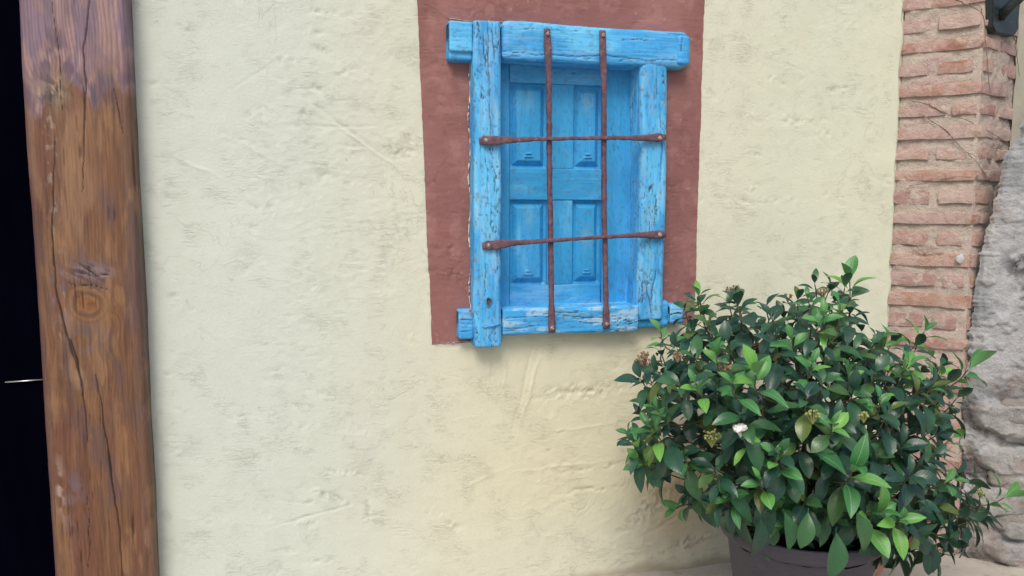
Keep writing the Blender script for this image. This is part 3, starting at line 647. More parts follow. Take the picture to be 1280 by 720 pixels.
        c = mixc(c, (.045, .022, .018), sm(.13, .02, np.abs(r_ - 1.05)) * .5 * sm(.3, .6, fbm(A * 60, L * 60, 249, 3)))
        (kx, kz) = q(112, 340); sc = np.exp(-((A - kx) / .045) ** 2 - ((L - kz) / .017) ** 2); c = mixc(c, mixc((.24, .17, .17), (.07, .045, .05), sm(.4, .6, fbm(A * 60 + L * 90, L * 60, 246, 4))), np.clip(sc * 1.3, 0, .9))
        (kx, kz) = q(60, 112); sc = np.exp(-((A - kx) / .026) ** 2 - ((L - kz) / .028) ** 2); c = mixc(c, mixc((.38, .28, .19), (.09, .06, .05), sm(.42, .58, fbm(A * 60, L * 70 + A * 60, 247, 4))), np.clip(sc * 1.3, 0, .9))
        tan = sm(.10, .03, np.abs(A - .075)) * sm(q(0, 330)[1], q(0, 290)[1], L) * sm(q(0, 120)[1], q(0, 150)[1], L) * sm(.4, .6, fbm(A * 20, L * 5, 248, 3)); c = mixc(c, (.36, .205, .11), tan * .5)
        c = mixc(c, vio, top * .60 * (1 - rim)); c = mixc(c, (.12, .075, .115), rim * .5 * sm(.35, .55, fbm(A * 60, L * 25, 236, 3)))
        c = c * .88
        c = mixc(c, (.018, .010, .008), sm(.25, .8, crk) * .95)
        return c
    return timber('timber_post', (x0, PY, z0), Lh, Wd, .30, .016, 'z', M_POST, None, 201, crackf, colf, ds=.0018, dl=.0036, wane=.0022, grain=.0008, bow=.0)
po = post(); tag(po, 'thick brown cracked timber post beside the dark doorway', 'post')
# waney right-hand wobble comes from the builder; doorway's darkness painted as a near-black sheet set back behind the post
dx1 = hy(44, 360, PY).x + .03
dr = empty('doorway_darkness', (0, 0, 0)); tag(dr, 'black sheet painted as the darkness of the doorway left of the timber post', 'door')
box_obj('darkness_sheet', dx1 - 1.05, dx1 - .01, .10, .15, .01, 2.15, M_DARK, dr, .004)
p0 = hy(7, 477.5, .097); p1 = hy(56, 474, .097)
bm = bmesh.new()
V = [(p0.x, .092, p0.z - .0011), (p1.x, .092, p1.z - .0011), (p1.x, .092, p1.z + .0011), (p0.x, .092, p0.z + .0011), (p0.x, .0985, p0.z - .0011), (p1.x, .0985, p1.z - .0011), (p1.x, .0985, p1.z + .0011), (p0.x, .0985, p0.z + .0011)]
np_mesh('metal_strip', V, [(0, 1, 2, 3), (7, 6, 5, 4), (0, 4, 5, 1), (1, 5, 6, 2), (2, 6, 7, 3), (3, 7, 4, 0)], M_STRIP, dr, smooth=False)
# wall beyond the doorway (outside the frame) and over it
o = box_obj('far_wall', -3.2, dx1 - 1.06, .0, .34, 0, 3.2, M_SIDE); tag(o, 'plain rendered wall on the far side of the dark doorway', 'wall')
o = box_obj('lintel', dx1 - 1.06, -.452, -.03, .34, 2.505, 3.2, M_SIDE); tag(o, 'rendered wall panel above the dark doorway', 'wall')

# ================================================================== BRICK PIER
PA = Vector((A_X, .012, 0)); d1 = Vector((cos(radians(48)), -sin(radians(48)), 0)); W1 = .222
PB = PA + d1 * W1; d2 = Vector((cos(radians(24)), sin(radians(24)), 0)); W2 = .30; PC = PB + d2 * W2
pier = empty('brick_pier', (0, 0, 0)); tag(pier, 'old pinkish brick pier at the right end of the cream wall', 'pier')
n1_ = Vector((-d1.y * -1, d1.x * -1, 0)); n1_ = Vector((d1.y, -d1.x, 0)).normalized(); n2_ = Vector((d2.y, -d2.x, 0)).normalized()
def mortar_face(P0, d, n, Wf, seed, e0=0, e1=0):
    nu = int(Wf / .006); zs = np.concatenate([np.arange(0, 1.95, .006), [2.2, 2.6, 3.2]]); u = np.linspace(-e0, Wf + e1, nu); U, Z = np.meshgrid(u, zs, indexing='ij')
    D = (fbm(U * 16, Z * 16, seed, 4) - .5) * .016 + (fbm(U * 60, Z * 90, seed + 5, 3) - .5) * .007 + .0022
    D = D * sm(0, .02, np.minimum(U + e0 + .004, Wf + e1 - U + .004))
    V = np.stack([P0.x + d.x * U + n.x * D, P0.y + d.y * U + n.y * D, Z], -1)
    return V.reshape(-1, 3), grid_faces(nu, len(zs))
V1, F1 = mortar_face(PA, d1, n1_, W1, 301); V2, F2 = mortar_face(PB, d2, n2_, W2, 311)
np_mesh('mortar', np.concatenate([V1, V2]), np.concatenate([F1, F2 + len(V1)]), M_MORTAR, pier)
# solid heart behind the mortar skin
bm = bmesh.new(); pl = [PA + Vector((0, .01, 0)) - n1_ * .012, PB - n1_ * .012 - n2_ * .012, PC - n2_ * .012, PC + Vector((0, .4, 0)), PA + Vector((0, .4, 0))]
vb_ = [bm.verts.new((p.x, p.y, 0)) for p in pl]; vt_ = [bm.verts.new((p.x, p.y, 3.19)) for p in pl]
bm.faces.new(vt_); bm.faces.new(vb_[::-1])
for i in range(5): bm.faces.new((vb_[i], vb_[(i + 1) % 5], vt_[(i + 1) % 5], vt_[i]))
bmesh.ops.recalc_face_normals(bm, faces=bm.faces[:]); me = bpy.data.meshes.new('pier_core'); bm.to_mesh(me); bm.free(); me.materials.append(M_MORTAR); link(bpy.data.objects.new('pier_core', me), pier)
brick_meshes = []
for k in range(10):
    bm = bmesh.new(); bmesh.ops.create_grid(bm, x_segments=4, y_segments=1, size=.5)
    bmesh.ops.delete(bm, geom=bm.verts[:], context='VERTS')
    nx, nz = 5, 3; fr = {}
    for i in range(nx):
        for j in range(nz):
            e = (i in (0, nx - 1)) or (j in (0, nz - 1)); cor = (i in (0, nx - 1)) and (j in (0, nz - 1))
            fr[i, j] = bm.verts.new((i / (nx - 1) - .5 + random.uniform(-.02, .02) + (.01 if cor and i == 0 else -.01 if cor else 0), -1 + (.15 if cor else .05 if e else 0) + random.uniform(-.25, .2), (j / (nz - 1) - .5) * 1.0 + random.uniform(-.08, .08) * (1 if e else .3) - (0.04 if cor and j == 2 else -.04 if cor else 0)))
    bk = {k2: bm.verts.new((v.co.x, 4.0, v.co.z)) for k2, v in fr.items() if (k2[0] in (0, nx - 1) or k2[1] in (0, nz - 1))}
    for i in range(nx - 1):
        for j in range(nz - 1): bm.faces.new((fr[i, j], fr[i + 1, j], fr[i + 1, j + 1], fr[i, j + 1]))
    loop = [(i, 0) for i in range(nx)] + [(nx - 1, j) for j in range(1, nz)] + [(i, nz - 1) for i in range(nx - 2, -1, -1)] + [(0, j) for j in range(nz - 2, 0, -1)]
    for i in range(len(loop)):
        a_, b_ = loop[i], loop[(i + 1) % len(loop)]; bm.faces.new((fr[b_], fr[a_], bk[a_], bk[b_]))
    me = bpy.data.meshes.new('brick'); bm.to_mesh(me); bm.free(); me.materials.append(M_BRICK)
    for p in me.polygons[:8]: p.use_smooth = True
    brick_meshes.append(me)
def brick(P0, d, u0, u1, z, h, proud):
    n = Vector((d.y, -d.x, 0)); c_ = P0 + d * ((u0 + u1) / 2); o = bpy.data.objects.new('brick', random.choice(brick_meshes))
    o.matrix_world = Matrix.Translation((c_.x + n.x * proud, c_.y + n.y * proud, z)) @ Matrix.Rotation(atan2(d.y, d.x), 4, 'Z') @ Matrix.Rotation(random.uniform(-.012, .012), 4, 'Y') @ Matrix.Diagonal((u1 - u0, .006, h, 1))
    link(o, pier)
PITCHZ = .0665
zc_ = 1.90; row = 0
while zc_ > .0:
    h = .038 + random.uniform(-.007, .007)
    if row % 2 == 0:
        brick(PA, d1, -.012, W1 + .004 + random.uniform(-.01, .004), zc_, h, random.uniform(.001, .006))
        if row % 4 == 0: brick(PB, d2, -.004, .10, zc_, h, .003); brick(PB, d2, .125, .25, zc_, h, .001)
        else: brick(PB, d2, -.004, .19, zc_, h, .003)
    else:
        s_ = random.choice((.09, .10, .075, .13)); brick(PA, d1, -.010, s_, zc_, h, random.uniform(-.001, .005)); brick(PA, d1, s_ + random.uniform(.018, .03), W1 - random.uniform(.0, .035), zc_, h, random.uniform(-.001, .005))
        brick(PB, d2, .004, random.uniform(.07, .12), zc_, h, .002); brick(PB, d2, .15, .27, zc_, h, .001)
    zc_ -= PITCHZ + random.uniform(-.002, .002); row += 1
# pale render beyond the pier
d3 = Vector((cos(radians(20)), sin(radians(20)), 0))
xs = np.linspace(0, 2.2, 200); zs = np.linspace(0, 3.2, 200); U, Z = np.meshgrid(xs, zs, indexing='ij'); D = (fbm(U * 8, Z * 8, 401) - .5) * .02
O3 = PC - d2 * .055 + n2_ * .006
V = np.stack([O3.x + d3.x * U + d3.y * D, O3.y + d3.y * U - d3.x * D, Z], -1).reshape(-1, 3)
V[:, 2] = V[:, 2]
o = np_mesh('rendered_wall', V, grid_faces(200, 200), M_SIDE, col=np.ones((len(V), 3))); tag(o, 'pale rendered wall just beyond the brick pier, top right', 'wall')

# ================================================================== GREY RUBBLE WALL
def rubble():
    O = PB + Vector((-.012, -.012, 0)); dd = Vector((cos(radians(28)), -sin(radians(28)), 0)); nn = Vector((dd.y, -dd.x, 0))
    def onp(px, py):   # sight line meets the wall face
        r = ray(px, py); t_ = ((O - CAMP).dot(nn)) / r.dot(nn); P = CAMP + r * t_; return ((P - O).dot(dd), P.z)
    prof = [onp(*q) for q in ((1210, 700), (1206, 640), (1205, 560), (1207, 500), (1211, 440), (1215, 400), (1219, 367), (1227, 317), (1238, 272), (1247, 243), (1256, 200), (1266, 182), (1276, 160), (1292, 140))]
    zz = [p[1] for p in prof]; uu = [p[0] for p in prof]
    ztop = zz[-1] + .02; zs = np.linspace(-.01, ztop, 330); nu = 240
    left = np.interp(zs, zz, uu) + (fbm(zs * 25, zs * 0, 411, 4) - .5) * .030 + (fbm(zs * 110, zs * 0, 415, 3) - .5) * .016
    U = np.linspace(0, 1, nu)[:, None] ** 1.25 * (1.5 - left[None, :]) + left[None, :]; Z = np.broadcast_to(zs[None, :], U.shape).copy()
    # stones: cells
    st = [(onp(1258, 520), .10, .055), (onp(1262, 575), .09, .045), (onp(1250, 625), .085, .05), (onp(1275, 690), .09, .04), (onp(1268, 660), .05, .03), (onp(1300, 600), .12, .06), (onp(1310, 530), .12, .07), (onp(1320, 690), .12, .06)]
    D = .004 + sm(0, .05, U - left[None, :]) * .022 + (fbm(U * 5, Z * 5, 421, 4) - .5) * .028 + (fbm(U * 24, Z * 24, 425, 5, .58) - .5) * .016 + sm(.60, .66, fbm(U * 16, Z * 16, 433, 4)) * .006
    low = sm(.62, .48, Z); bul = np.zeros(U.shape)
    for (cu, cz), rx, rz in st:
        r_ = (np.abs(U - cu + (fbm(U * 18, Z * 18, 431) - .5) * .03) / rx) ** 2.6 + (np.abs(Z - cz + (fbm(U * 18, Z * 18, 441) - .5) * .03) / rz) ** 2.6
        bul = np.maximum(bul, sm(1.25, .45, r_))
    D = D + low * (bul * .034 - .022)
    D = D * sm(0, .012, U - left[None, :] + .001) - (1 - sm(0, .010, U - left[None, :])) * .01
    g = fbm(U * 7, Z * 7, 451, 4); c = mixc((.46, .465, .475), (.36, .37, .385), sm(.4, .62, g))
    c = mixc(c, (.33, .315, .295), bul * low * .6); c = mixc(c, (.34, .25, .215), sm(.58, .70, fbm(U * 12, Z * 9, 457, 3)) * .55)
    for q, rr_, s_ in (((1272, 330), .045, .85), ((1276, 365), .03, .8), ((1250, 470), .03, .25)):
        (cu, cz) = onp(*q); c = mixc(c, (.10, .095, .10), s_ * np.exp(-((U - cu) ** 2 + (Z - cz) ** 2) / rr_ ** 2) * sm(.35, .6, fbm(U * 45, Z * 45, 461, 4)) * 1.4)
    c = mixc(c, (.07, .06, .055), low * sm(.25, .05, bul) * sm(.45, .60, fbm(U * 14, Z * 14, 471)) * .75)
    V = np.stack([O.x + dd.x * U + nn.x * D, O.y + dd.y * U + nn.y * D, Z], -1).reshape(-1, 3)
    o = np_mesh('rubble_wall', V, grid_faces(nu, len(zs)), M_STONE, col=np.clip(c, 0, 1).reshape(-1, 3))
    tag(o, 'grey rendered rubble stone wall leaning against the right of the brick pier', 'wall')
    # loose-set stones at the foot
    for idx, (q, rx, rz) in enumerate((((1266, 594), .070, .036), ((1262, 648), .062, .036), ((1280, 700), .058, .032), ((1278, 515), .075, .045), ((1330, 470), .070, .040), ((1345, 610), .09, .05), ((1345, 540), .08, .04))):
        (cu, cz) = onp(*q); bm = bmesh.new(); bmesh.ops.create_icosphere(bm, subdivisions=4, radius=1)
        vs = []
        for v in bm.verts:
            p = v.co.copy(); m = max(abs(p.x), abs(p.z)); k_ = 1 / (abs(p.x) ** 3 + abs(p.y) ** 3 + abs(p.z) ** 3) ** (1 / 3); p = p * (.10 + .90 * k_)
            w_n = 1 + .16 * mn.noise(p * 1.6 + Vector((idx * 7, 0, 0))) + .11 * mn.noise(p * 4 + Vector((0, idx * 3, 0))) + .07 * mn.noise(p * 10); p = p * w_n
            v.co = (p.x * rx, -p.y * .026 , p.z * rz)
        me = bpy.data.meshes.new('stone'); bm.to_mesh(me); bm.free(); me.materials.append(M_STONE)
        for p in me.polygons: p.use_smooth = True
        cc = random.choice(((.33, .315, .295), (.29, .265, .25), (.35, .325, .29), (.31, .255, .225))); at = me.attributes.new('Col', 'FLOAT_COLOR', 'POINT'); at.data.foreach_set('color', list(cc + (1,)) * len(me.vertices))
        s_o = bpy.data.objects.new('stone', me); P = O + dd * cu + nn * .008; s_o.location = (P.x, P.y, cz); s_o.rotation_euler = (0, random.uniform(-.15, .15), -radians(28)); link(s_o, o)
rubble()

# ================================================================== LAMP BRACKET
def bracket():
    root = empty('lamp_bracket', (0, 0, 0)); tag(root, 'black iron lamp bracket on the brick pier, top right corner', 'bracket')
    def on2(px, py, off=.0):
        O = PB + n2_ * off; r = ray(px, py); t_ = ((O - CAMP).dot(n2_)) / r.dot(n2_); return CAMP + r * t_
    pl = [on2(1237, -70, .012), on2(1237, 34, .012), on2(1241, 42, .012), on2(1263, 46, .012), on2(1269, 38, .012), on2(1272, -70, .012)]
    bm = bmesh.new(); f = [bm.verts.new(p + n2_ * .010) for p in pl]; b = [bm.verts.new(p - n2_ * .012) for p in pl]; fa = bm.faces.new(f)
    for i in range(6): bm.faces.new((f[i], b[i], b[(i + 1) % 6], f[(i + 1) % 6]))
    bm.faces.new(b[::-1]); bmesh.ops.recalc_face_normals(bm, faces=bm.faces[:]); bmesh.ops.bevel(bm, geom=fa.edges[:], offset=.003, segments=2, affect='EDGES')
    me = bpy.data.meshes.new('base_plate'); bm.to_mesh(me); bm.free(); me.materials.append(M_LAMP); link(bpy.data.objects.new('base_plate', me), root)
    s0 = on2(1249, 22, .018); pts = [s0, s0 + Vector((.012, -.03, .030)), s0 + Vector((.035, -.075, .075)), s0 + Vector((.065, -.125, .13)), s0 + Vector((.10, -.16, .22)), s0 + Vector((.16, -.17, .34))]
    V = []; k = 12
    for i, p in enumerate(pts):
        d_ = (pts[min(i + 1, 5)] - pts[max(i - 1, 0)]).normalized(); s_ = d_.cross(Vector((0, 0, 1))).normalized(); u_ = s_.cross(d_); r_ = .017 - .0015 * i
        for j in range(k): a = 2 * pi * j / k; V.append(tuple(p + s_ * cos(a) * r_ + u_ * sin(a) * r_))
    Fc = [(i * k + j, i * k + (j + 1) % k, (i + 1) * k + (j + 1) % k, (i + 1) * k + j) for i in range(5) for j in range(k)] + [tuple(range(k))[::-1], tuple(5 * k + j for j in range(k))]
    np_mesh('arm', V, Fc, M_LAMP, root)
bracket()

# ---- tubes for stems and vines
def tube_data(pts, r0, r1, k=6, wig=0.0, seed=0, sub=4):
    P = []
    n = len(pts)
    for i in range(n - 1):
        p0, p1, p2, p3 = pts[max(i - 1, 0)], pts[i], pts[i + 1], pts[min(i + 2, n - 1)]
        for s_ in range(sub):
            t_ = s_ / sub; P.append(.5 * ((2 * p1) + (p2 - p0) * t_ + (2 * p0 - 5 * p1 + 4 * p2 - p3) * t_ ** 2 + (3 * p1 - p0 - 3 * p2 + p3) * t_ ** 3))
    P.append(pts[-1]); m = len(P); V = []
    for i, p in enumerate(P):
        if wig: p = p + Vector((mn.noise(Vector((i * .7, seed, 0))), mn.noise(Vector((i * .7, seed, 5))), mn.noise(Vector((i * .7, seed, 9))))) * wig
        d_ = (P[min(i + 1, m - 1)] - P[max(i - 1, 0)]).normalized(); ref = Vector((0, 0, 1)) if abs(d_.z) < .9 else Vector((1, 0, 0)); s_ = d_.cross(ref).normalized(); u_ = s_.cross(d_); r_ = r0 + (r1 - r0) * i / (m - 1)
        for j in range(k): a = 2 * pi * j / k; V.append(tuple(p + s_ * cos(a) * r_ + u_ * sin(a) * r_))
    Fc = [(i * k + j, i * k + (j + 1) % k, (i + 1) * k + (j + 1) % k, (i + 1) * k + j) for i in range(m - 1) for j in range(k)]
    return V, Fc
# ---- dry vine on the bricks
def vine():
    def p1(px, py):
        if px < 1213: O, n = PA, n1_
        else: O, n = PB, n2_
        r = ray(px, py); return CAMP + r * ((O - CAMP).dot(n) / r.dot(n)) + n * .012
    root = empty('dry_vine', (0, 0, 0)); tag(root, 'thin leafless dry vine stems clinging to the brick pier', 'vine')
    L = [[(1190, -4), (1205, 5), (1222, 18), (1226, 45), (1229, 80), (1233, 124)], [(1222, 18), (1219, 8), (1210, 0)], [(1262, 46), (1266, 70), (1269, 96)], [(1137, 126), (1160, 131), (1180, 141), (1198, 147), (1212, 152), (1232, 165), (1257, 181)], [(1163, 133), (1161, 126)], [(1198, 147), (1200, 138)],
         [(1154, 145), (1170, 155), (1183, 163), (1195, 178), (1208, 190), (1216, 204), (1229, 224)], [(1208, 190), (1216, 196)], [(1137, 232), (1165, 228), (1190, 222), (1213, 222), (1226, 232)], [(1226, 232), (1232, 226), (1222, 212)], [(1140, 310), (1150, 317), (1158, 318), (1180, 316)], [(1158, 318), (1146, 308)]]
    for i, l in enumerate(L):
        v, f = tube_data([p1(*q) for q in l], .0017 if i in (0, 3, 6) else .0011, .0008, 5, .0035, i, 6); np_mesh('vine_stem', v, f, M_VINE, root)
    t = NT('grey_filler'); t.base((.45, .46, .47), .9, .2)
    bm = bmesh.new(); bmesh.ops.create_icosphere(bm, subdivisions=2, radius=1); c_ = p1(1201, 323)
    for v in bm.verts: v.co = v.co * (1 + .35 * mn.noise(v.co * 2)); v.co = Vector(c_) + Vector((v.co.x * .017, v.co.y * .006, v.co.z * .015))
    me = bpy.data.meshes.new('filler_patch'); bm.to_mesh(me); bm.free(); me.materials.append(t.m); link(bpy.data.objects.new('filler_patch', me), pier)
vine()

# ================================================================== POT
PC0 = Vector((1.265, -.43, 0)); RIMR, RIMZ = .212, .315
def pot():
    root = empty('plant_pot', PC0); tag(root, 'dark purple-grey plastic pot holding the green shrub', 'plant pot')
    prof = [(.0, .004), (.145, .004), (.152, .010), (.1885, RIMZ - .052), (.1915, RIMZ - .047), (.197, RIMZ - .044), (.203, RIMZ - .041), (.2075, RIMZ - .036), (.2095, RIMZ - .029), (RIMR, RIMZ - .006), (RIMR - .001, RIMZ - .0015), (RIMR - .006, RIMZ), (RIMR - .011, RIMZ - .003), (RIMR - .014, RIMZ - .03), (.180, RIMZ - .06)]
    k = 96; V = [(r_ * cos(2 * pi * j / k), r_ * sin(2 * pi * j / k), z) for r_, z in prof for j in range(k)]
    Fc = [(i * k + j, i * k + (j + 1) % k, (i + 1) * k + (j + 1) % k, (i + 1) * k + j) for i in range(len(prof) - 1) for j in range(k)]
    np_mesh('pot_body', V, Fc, M_POT, root)
    n = 24; X, Y = np.meshgrid(np.linspace(-1, 1, n), np.linspace(-1, 1, n), indexing='ij'); r_ = np.maximum(np.abs(X), np.abs(Y)); l = np.hypot(X, Y) + 1e-9; X2, Y2 = X / l * r_ * .194, Y / l * r_ * .194
    Z = RIMZ - .045 + (fbm(X2 * 40, Y2 * 40, 501) - .5) * .02; np_mesh('soil', np.stack([X2, Y2, Z], -1), grid_faces(n, n), M_SOIL, root)
pot()

# ================================================================== SHRUB
def leaf_data(kind, seed):
    """unit leaf along +y, up +z, ~46 triangles"""
    r = random.Random(seed); nv = 8; us = (-1, -.5, 0, .5, 1); V = []; UV = []
    wmax = {0: .215, 1: .25, 2: .185, 3: .225}[kind]; curl = r.uniform(.08, .42); fold = r.uniform(.10, .45); tw = r.uniform(-.25, .25); wav = r.uniform(.0, .03)
    for i in range(nv):
        t_ = i / (nv - 1); w = wmax * (sin(pi * t_ ** (1.12 if kind in (1, 3) else .98))) ** .80 if 0 < t_ < 1 else (.012 if t_ == 0 else .004)
        if kind == 3: w *= 1.0 + .1 * t_
        z0 = -curl * t_ ** 2 + .06 * sin(pi * t_)
        for u in us:
            x = u * w; z = z0 + abs(u) * w * fold + wav * sin(t_ * 9 + u * 2) * abs(u); a = tw * t_
            V.append((x * cos(a) - z * 0, t_ * (1 - .12 * curl), z + x * sin(a))); UV.append((u * .5 * max(w / wmax, .1) + .5, t_))
    Fc = [(i * 5 + j, i * 5 + j + 1, (i + 1) * 5 + j + 1, (i + 1) * 5 + j) for i in range(nv - 1) for j in range(4)]
    # short stalk
    n = len(V); V += [(-.012, -.10, .0), (.012, -.10, .0), (.012, .0, .0), (-.012, .0, .0)]; UV += [(.5, 0)] * 4; Fc.append((n, n + 1, n + 2, n + 3))
    return np.array(V), np.array(Fc), np.array(UV)
LV = [leaf_data(k % 4, 40 + k) for k in range(8)]
leaf_me = {}
for mname, mat in (('o', M_LEAF_OLD), ('y', M_LEAF_YOUNG)):
    for k, (V, Fc, UV) in enumerate(LV):
        o = np_mesh('leaf', V, Fc, mat, uv=UV); leaf_me[mname, k] = o.data; bpy.data.objects.remove(o)

outline = [(778, 560), (800, 512), (797, 458), (822, 440), (842, 402), (862, 372), (905, 372), (938, 370), (958, 382), (985, 376), (1003, 360), (1022, 352), (1062, 348), (1080, 372), (1078, 412), (1118, 432), (1160, 425), (1172, 452), (1196, 478), (1196, 515), (1180, 560), (1212, 602), (1238, 628), (1230, 655), (1205, 675), (1175, 690), (1130, 700), (1075, 690), (1010, 675), (950, 668), (900, 655), (862, 640), (850, 610), (838, 585), (805, 590)]
OP = np.array(outline, float)
def inside(x, y):
    c_ = False; n = len(OP); j = n - 1
    for i in range(n):
        if (OP[i][1] > y) != (OP[j][1] > y) and x < (OP[j][0] - OP[i][0]) * (y - OP[i][1]) / (OP[j][1] - OP[i][1]) + OP[i][0]: c_ = not c_
        j = i
    return c_
closed = [tuple(q) for q in OP] + [tuple(OP[0])]
def edge_d(x, y): return float(seg_dist(np.array([float(x)]), np.array([float(y)]), closed)[0][0])
CROWN = PC0 + Vector((0, 0, .62)); DC = (CROWN - CAMP).dot(CF)
def crown_pt(px, py, depth):   # point on a sight line at camera depth DC + depth
    r = ray(px, py); return CAMP + r * (DC + depth)
rs = random.Random(5)
tips = []       # (point, young, size)
young = [(874, 372, 1.1), (826, 415, .9), (915, 480, .9), (945, 470, 1.25), (1062, 352, 1.2), (1050, 380, .9), (1155, 415, 1.15), (1108, 425, 1.1), (1210, 462, 1.25), (1135, 455, 1.0), (1175, 470, .9), (812, 535, 1.15), (790, 545, 1.0), (822, 512, .9), (910, 620, 1.0), (845, 636, .95), (855, 572, .9), (968, 570, .9), (972, 635, 1.0), (982, 650, .9), (1065, 590, 1.45), (1092, 645, 1.3), (1125, 650, 1.0), (1015, 455, .8), (1030, 395, .9),
         (1060, 468, .9), (990, 425, .9), (950, 600, .8), (1190, 600, .9), (1190, 548, .9), (800, 575, 1.0), (870, 480, .8), (1255, 622, 1.2), (895, 445, .9), (1010, 375, .8), (1100, 500, .8), (930, 545, .8), (1040, 530, .8)]
def half_depth(x, y):
    e = min(edge_d(x, y) / 150.0, 1.0); return .40 * sqrt(max(1 - (1 - e) ** 2, .02))
for x, y, s_ in young:
    hd = half_depth(x, y) if inside(x, y) else .03
    tips.append((crown_pt(x, y, -hd * rs.uniform(.95, 1.08) - .01), True, s_ * .9))
cand = []
tries = 0
while len(cand) < 215 and tries < 30000:
    tries += 1; x = rs.uniform(775, 1245); y = rs.uniform(345, 705)
    if not inside(x, y): continue
    hd = half_depth(x, y); q = rs.random(); dp = -hd * rs.uniform(.78, 1.0) if q < .62 else rs.uniform(-hd * .75, hd * .9)
    P = crown_pt(x, y, dp)
    if P.y > -.035: continue
    if mn.noise(P * 9.5 + Vector((3, 1, 7))) < -.12 and rs.random() < .88: continue
    if any((P - c_).length < (.068 if q < .62 else .075) for c_ in cand): continue
    cand.append(P)
for P in cand: tips.append((P, False, 1.0))
BASE = PC0 + Vector((0, 0, RIMZ - .04))
stem_pts = []
shrub = empty('viburnum_shrub', (0, 0, 0)); tag(shrub, 'dense leafy evergreen shrub with bright young shoots growing in the pot', 'shrub')
for k in range(11):
    a = 2 * pi * k / 11 + rs.uniform(-.2, .2); R_ = rs.uniform(.12, .26); top = PC0 + Vector((cos(a) * R_, sin(a) * R_ * .8, rs.uniform(.56, .76)))
    b_ = BASE + Vector((cos(a) * .05, sin(a) * .05, -.02)); mid = b_.lerp(top, .45) + Vector((cos(a), sin(a), 0)) * .05 + Vector((0, 0, -.02)); m2 = b_.lerp(top, .75) + Vector((cos(a), sin(a), 0)) * .03
    v, f = tube_data([b_, mid, m2, top], .0075, .003, 7, .004, k, 5); np_mesh('stem', v, f, M_BARK, shrub)
    for t_ in np.linspace(.12, 1, 14):
        stem_pts.append(b_.lerp(top, t_) + Vector((cos(a), sin(a), 0)) * .05 * sin(pi * t_))
TV = []; TF = []
leaves = []     # (matrix, kind, variant, rnd)
for P, yg, sz in tips:
    best = min(stem_pts, key=lambda q: (q - P).length + max(0, q.z - P.z + .04) * 2.2)
    out = (P - (PC0 + Vector((0, 0, .50)))); out.normalize(); ax = (out * .75 + Vector((0, 0, .65)) + Vector((rs.uniform(-.25, .25), rs.uniform(-.25, .25), rs.uniform(-.1, .2)))).normalized()
    if P.z < .42: ax = (ax + Vector((0, 0, -.45))).normalized()
    L = .055 if not yg else .045
    b1 = P - ax * L; mid = best.lerp(b1, .55) + Vector((0, 0, -.015))
    v, f = tube_data([best, mid, b1, P], .0026, .0014, 5, .0, 1, 3); n = len(TV); TV += v; TF += [tuple(i + n for i in q) for q in f]
    side = ax.cross(Vector((0, 0, 1)));
    if side.length < .1: side = Vector((1, 0, 0))
    side.normalize(); bn = ax.cross(side).normalized(); ph = rs.uniform(0, pi)
    npair = 5 if not yg else 3
    for k in range(npair):
        t_ = k / max(npair - 1, 1)     # 0 = tip
        pos = P - ax * (L * t_ * .95); ang = radians((22 + 55 * t_ ** .8 if yg else 30 + 75 * t_) + rs.uniform(-10, 10))
        for s_ in (0, pi):
            phi = ph + k * pi / 2 + s_ + rs.uniform(-.25, .25); rad = side * cos(phi) + bn * sin(phi)
            dirn = (ax * cos(ang) + rad * sin(ang)); dirn = (dirn + Vector((0, 0, -.18 - .42 * t_ if not yg else .02))).normalized()
            nrm = (ax * sin(ang) - rad * cos(ang)); nrm = (nrm + Vector((0, -.25, .35)) + Vector((rs.uniform(-.25, .25), rs.uniform(-.25, .25), 0))); nrm = (nrm - dirn * nrm.dot(dirn)).normalized()
            sx = dirn.cross(nrm).normalized()
            ln = sz * (rs.uniform(.056, .090) * (1 - .42 * (1 - t_)) if not yg else rs.uniform(.062, .082) * (.62 + .38 * t_ if sz < 1.05 else .9))
            if not yg and rs.random() < .08: ln *= 1.25
            isy = yg and (k < 2 or rs.random() < .6) or (not yg and k == 0 and rs.random() < .05)
            base = pos + dirn * .1 * ln
            tipp = pos + dirn * ln
            if tipp.y > -.004 or base.y > -.004: continue
            wd = rs.uniform(.88, 1.15)
            M_ = Matrix(((sx.x * ln * wd, dirn.x * ln, nrm.x * ln, base.x), (sx.y * ln * wd, dirn.y * ln, nrm.y * ln, base.y), (sx.z * ln * wd, dirn.z * ln, nrm.z * ln, base.z), (0, 0, 0, 1)))
            leaves.append((M_, 'y' if isy else 'o', rs.randrange(8), rs.random(), (base - CAMP).dot(CF)))
o = np_mesh('twigs', TV, TF, M_BARK, shrub); o['kind'] = 'stuff'
leaves.sort(key=lambda q: q[4] - (.25 if q[1] == 'y' else 0))
for M_, kd, vr, rn, _ in leaves[:300]:
    o = bpy.data.objects.new('leaf', leaf_me[kd, vr]); o.matrix_world = M_; link(o, shrub)
for kd, nm in (('o', 'foliage'), ('y', 'foliage')):
    VV = []; FF = []; UU = []; RR = []; n = 0
    for M_, k2, vr, rn, _ in leaves[300:]:
        if k2 != kd: continue
        V, Fc, UV = LV[vr]; A = np.array(M_); VV.append(V @ A[:3, :3].T + A[:3, 3]); FF.append(Fc + n); UU.append(UV); RR.append(np.full(len(V), rn)); n += len(V)
    if VV:
        o = np_mesh(nm, np.concatenate(VV), np.concatenate(FF), M_LEAF_OLD if kd == 'o' else M_LEAF_YOUNG, shrub, uv=np.concatenate(UU), extra={'rnd': np.concatenate(RR)}); o['kind'] = 'stuff'
print('leaves', len(leaves))
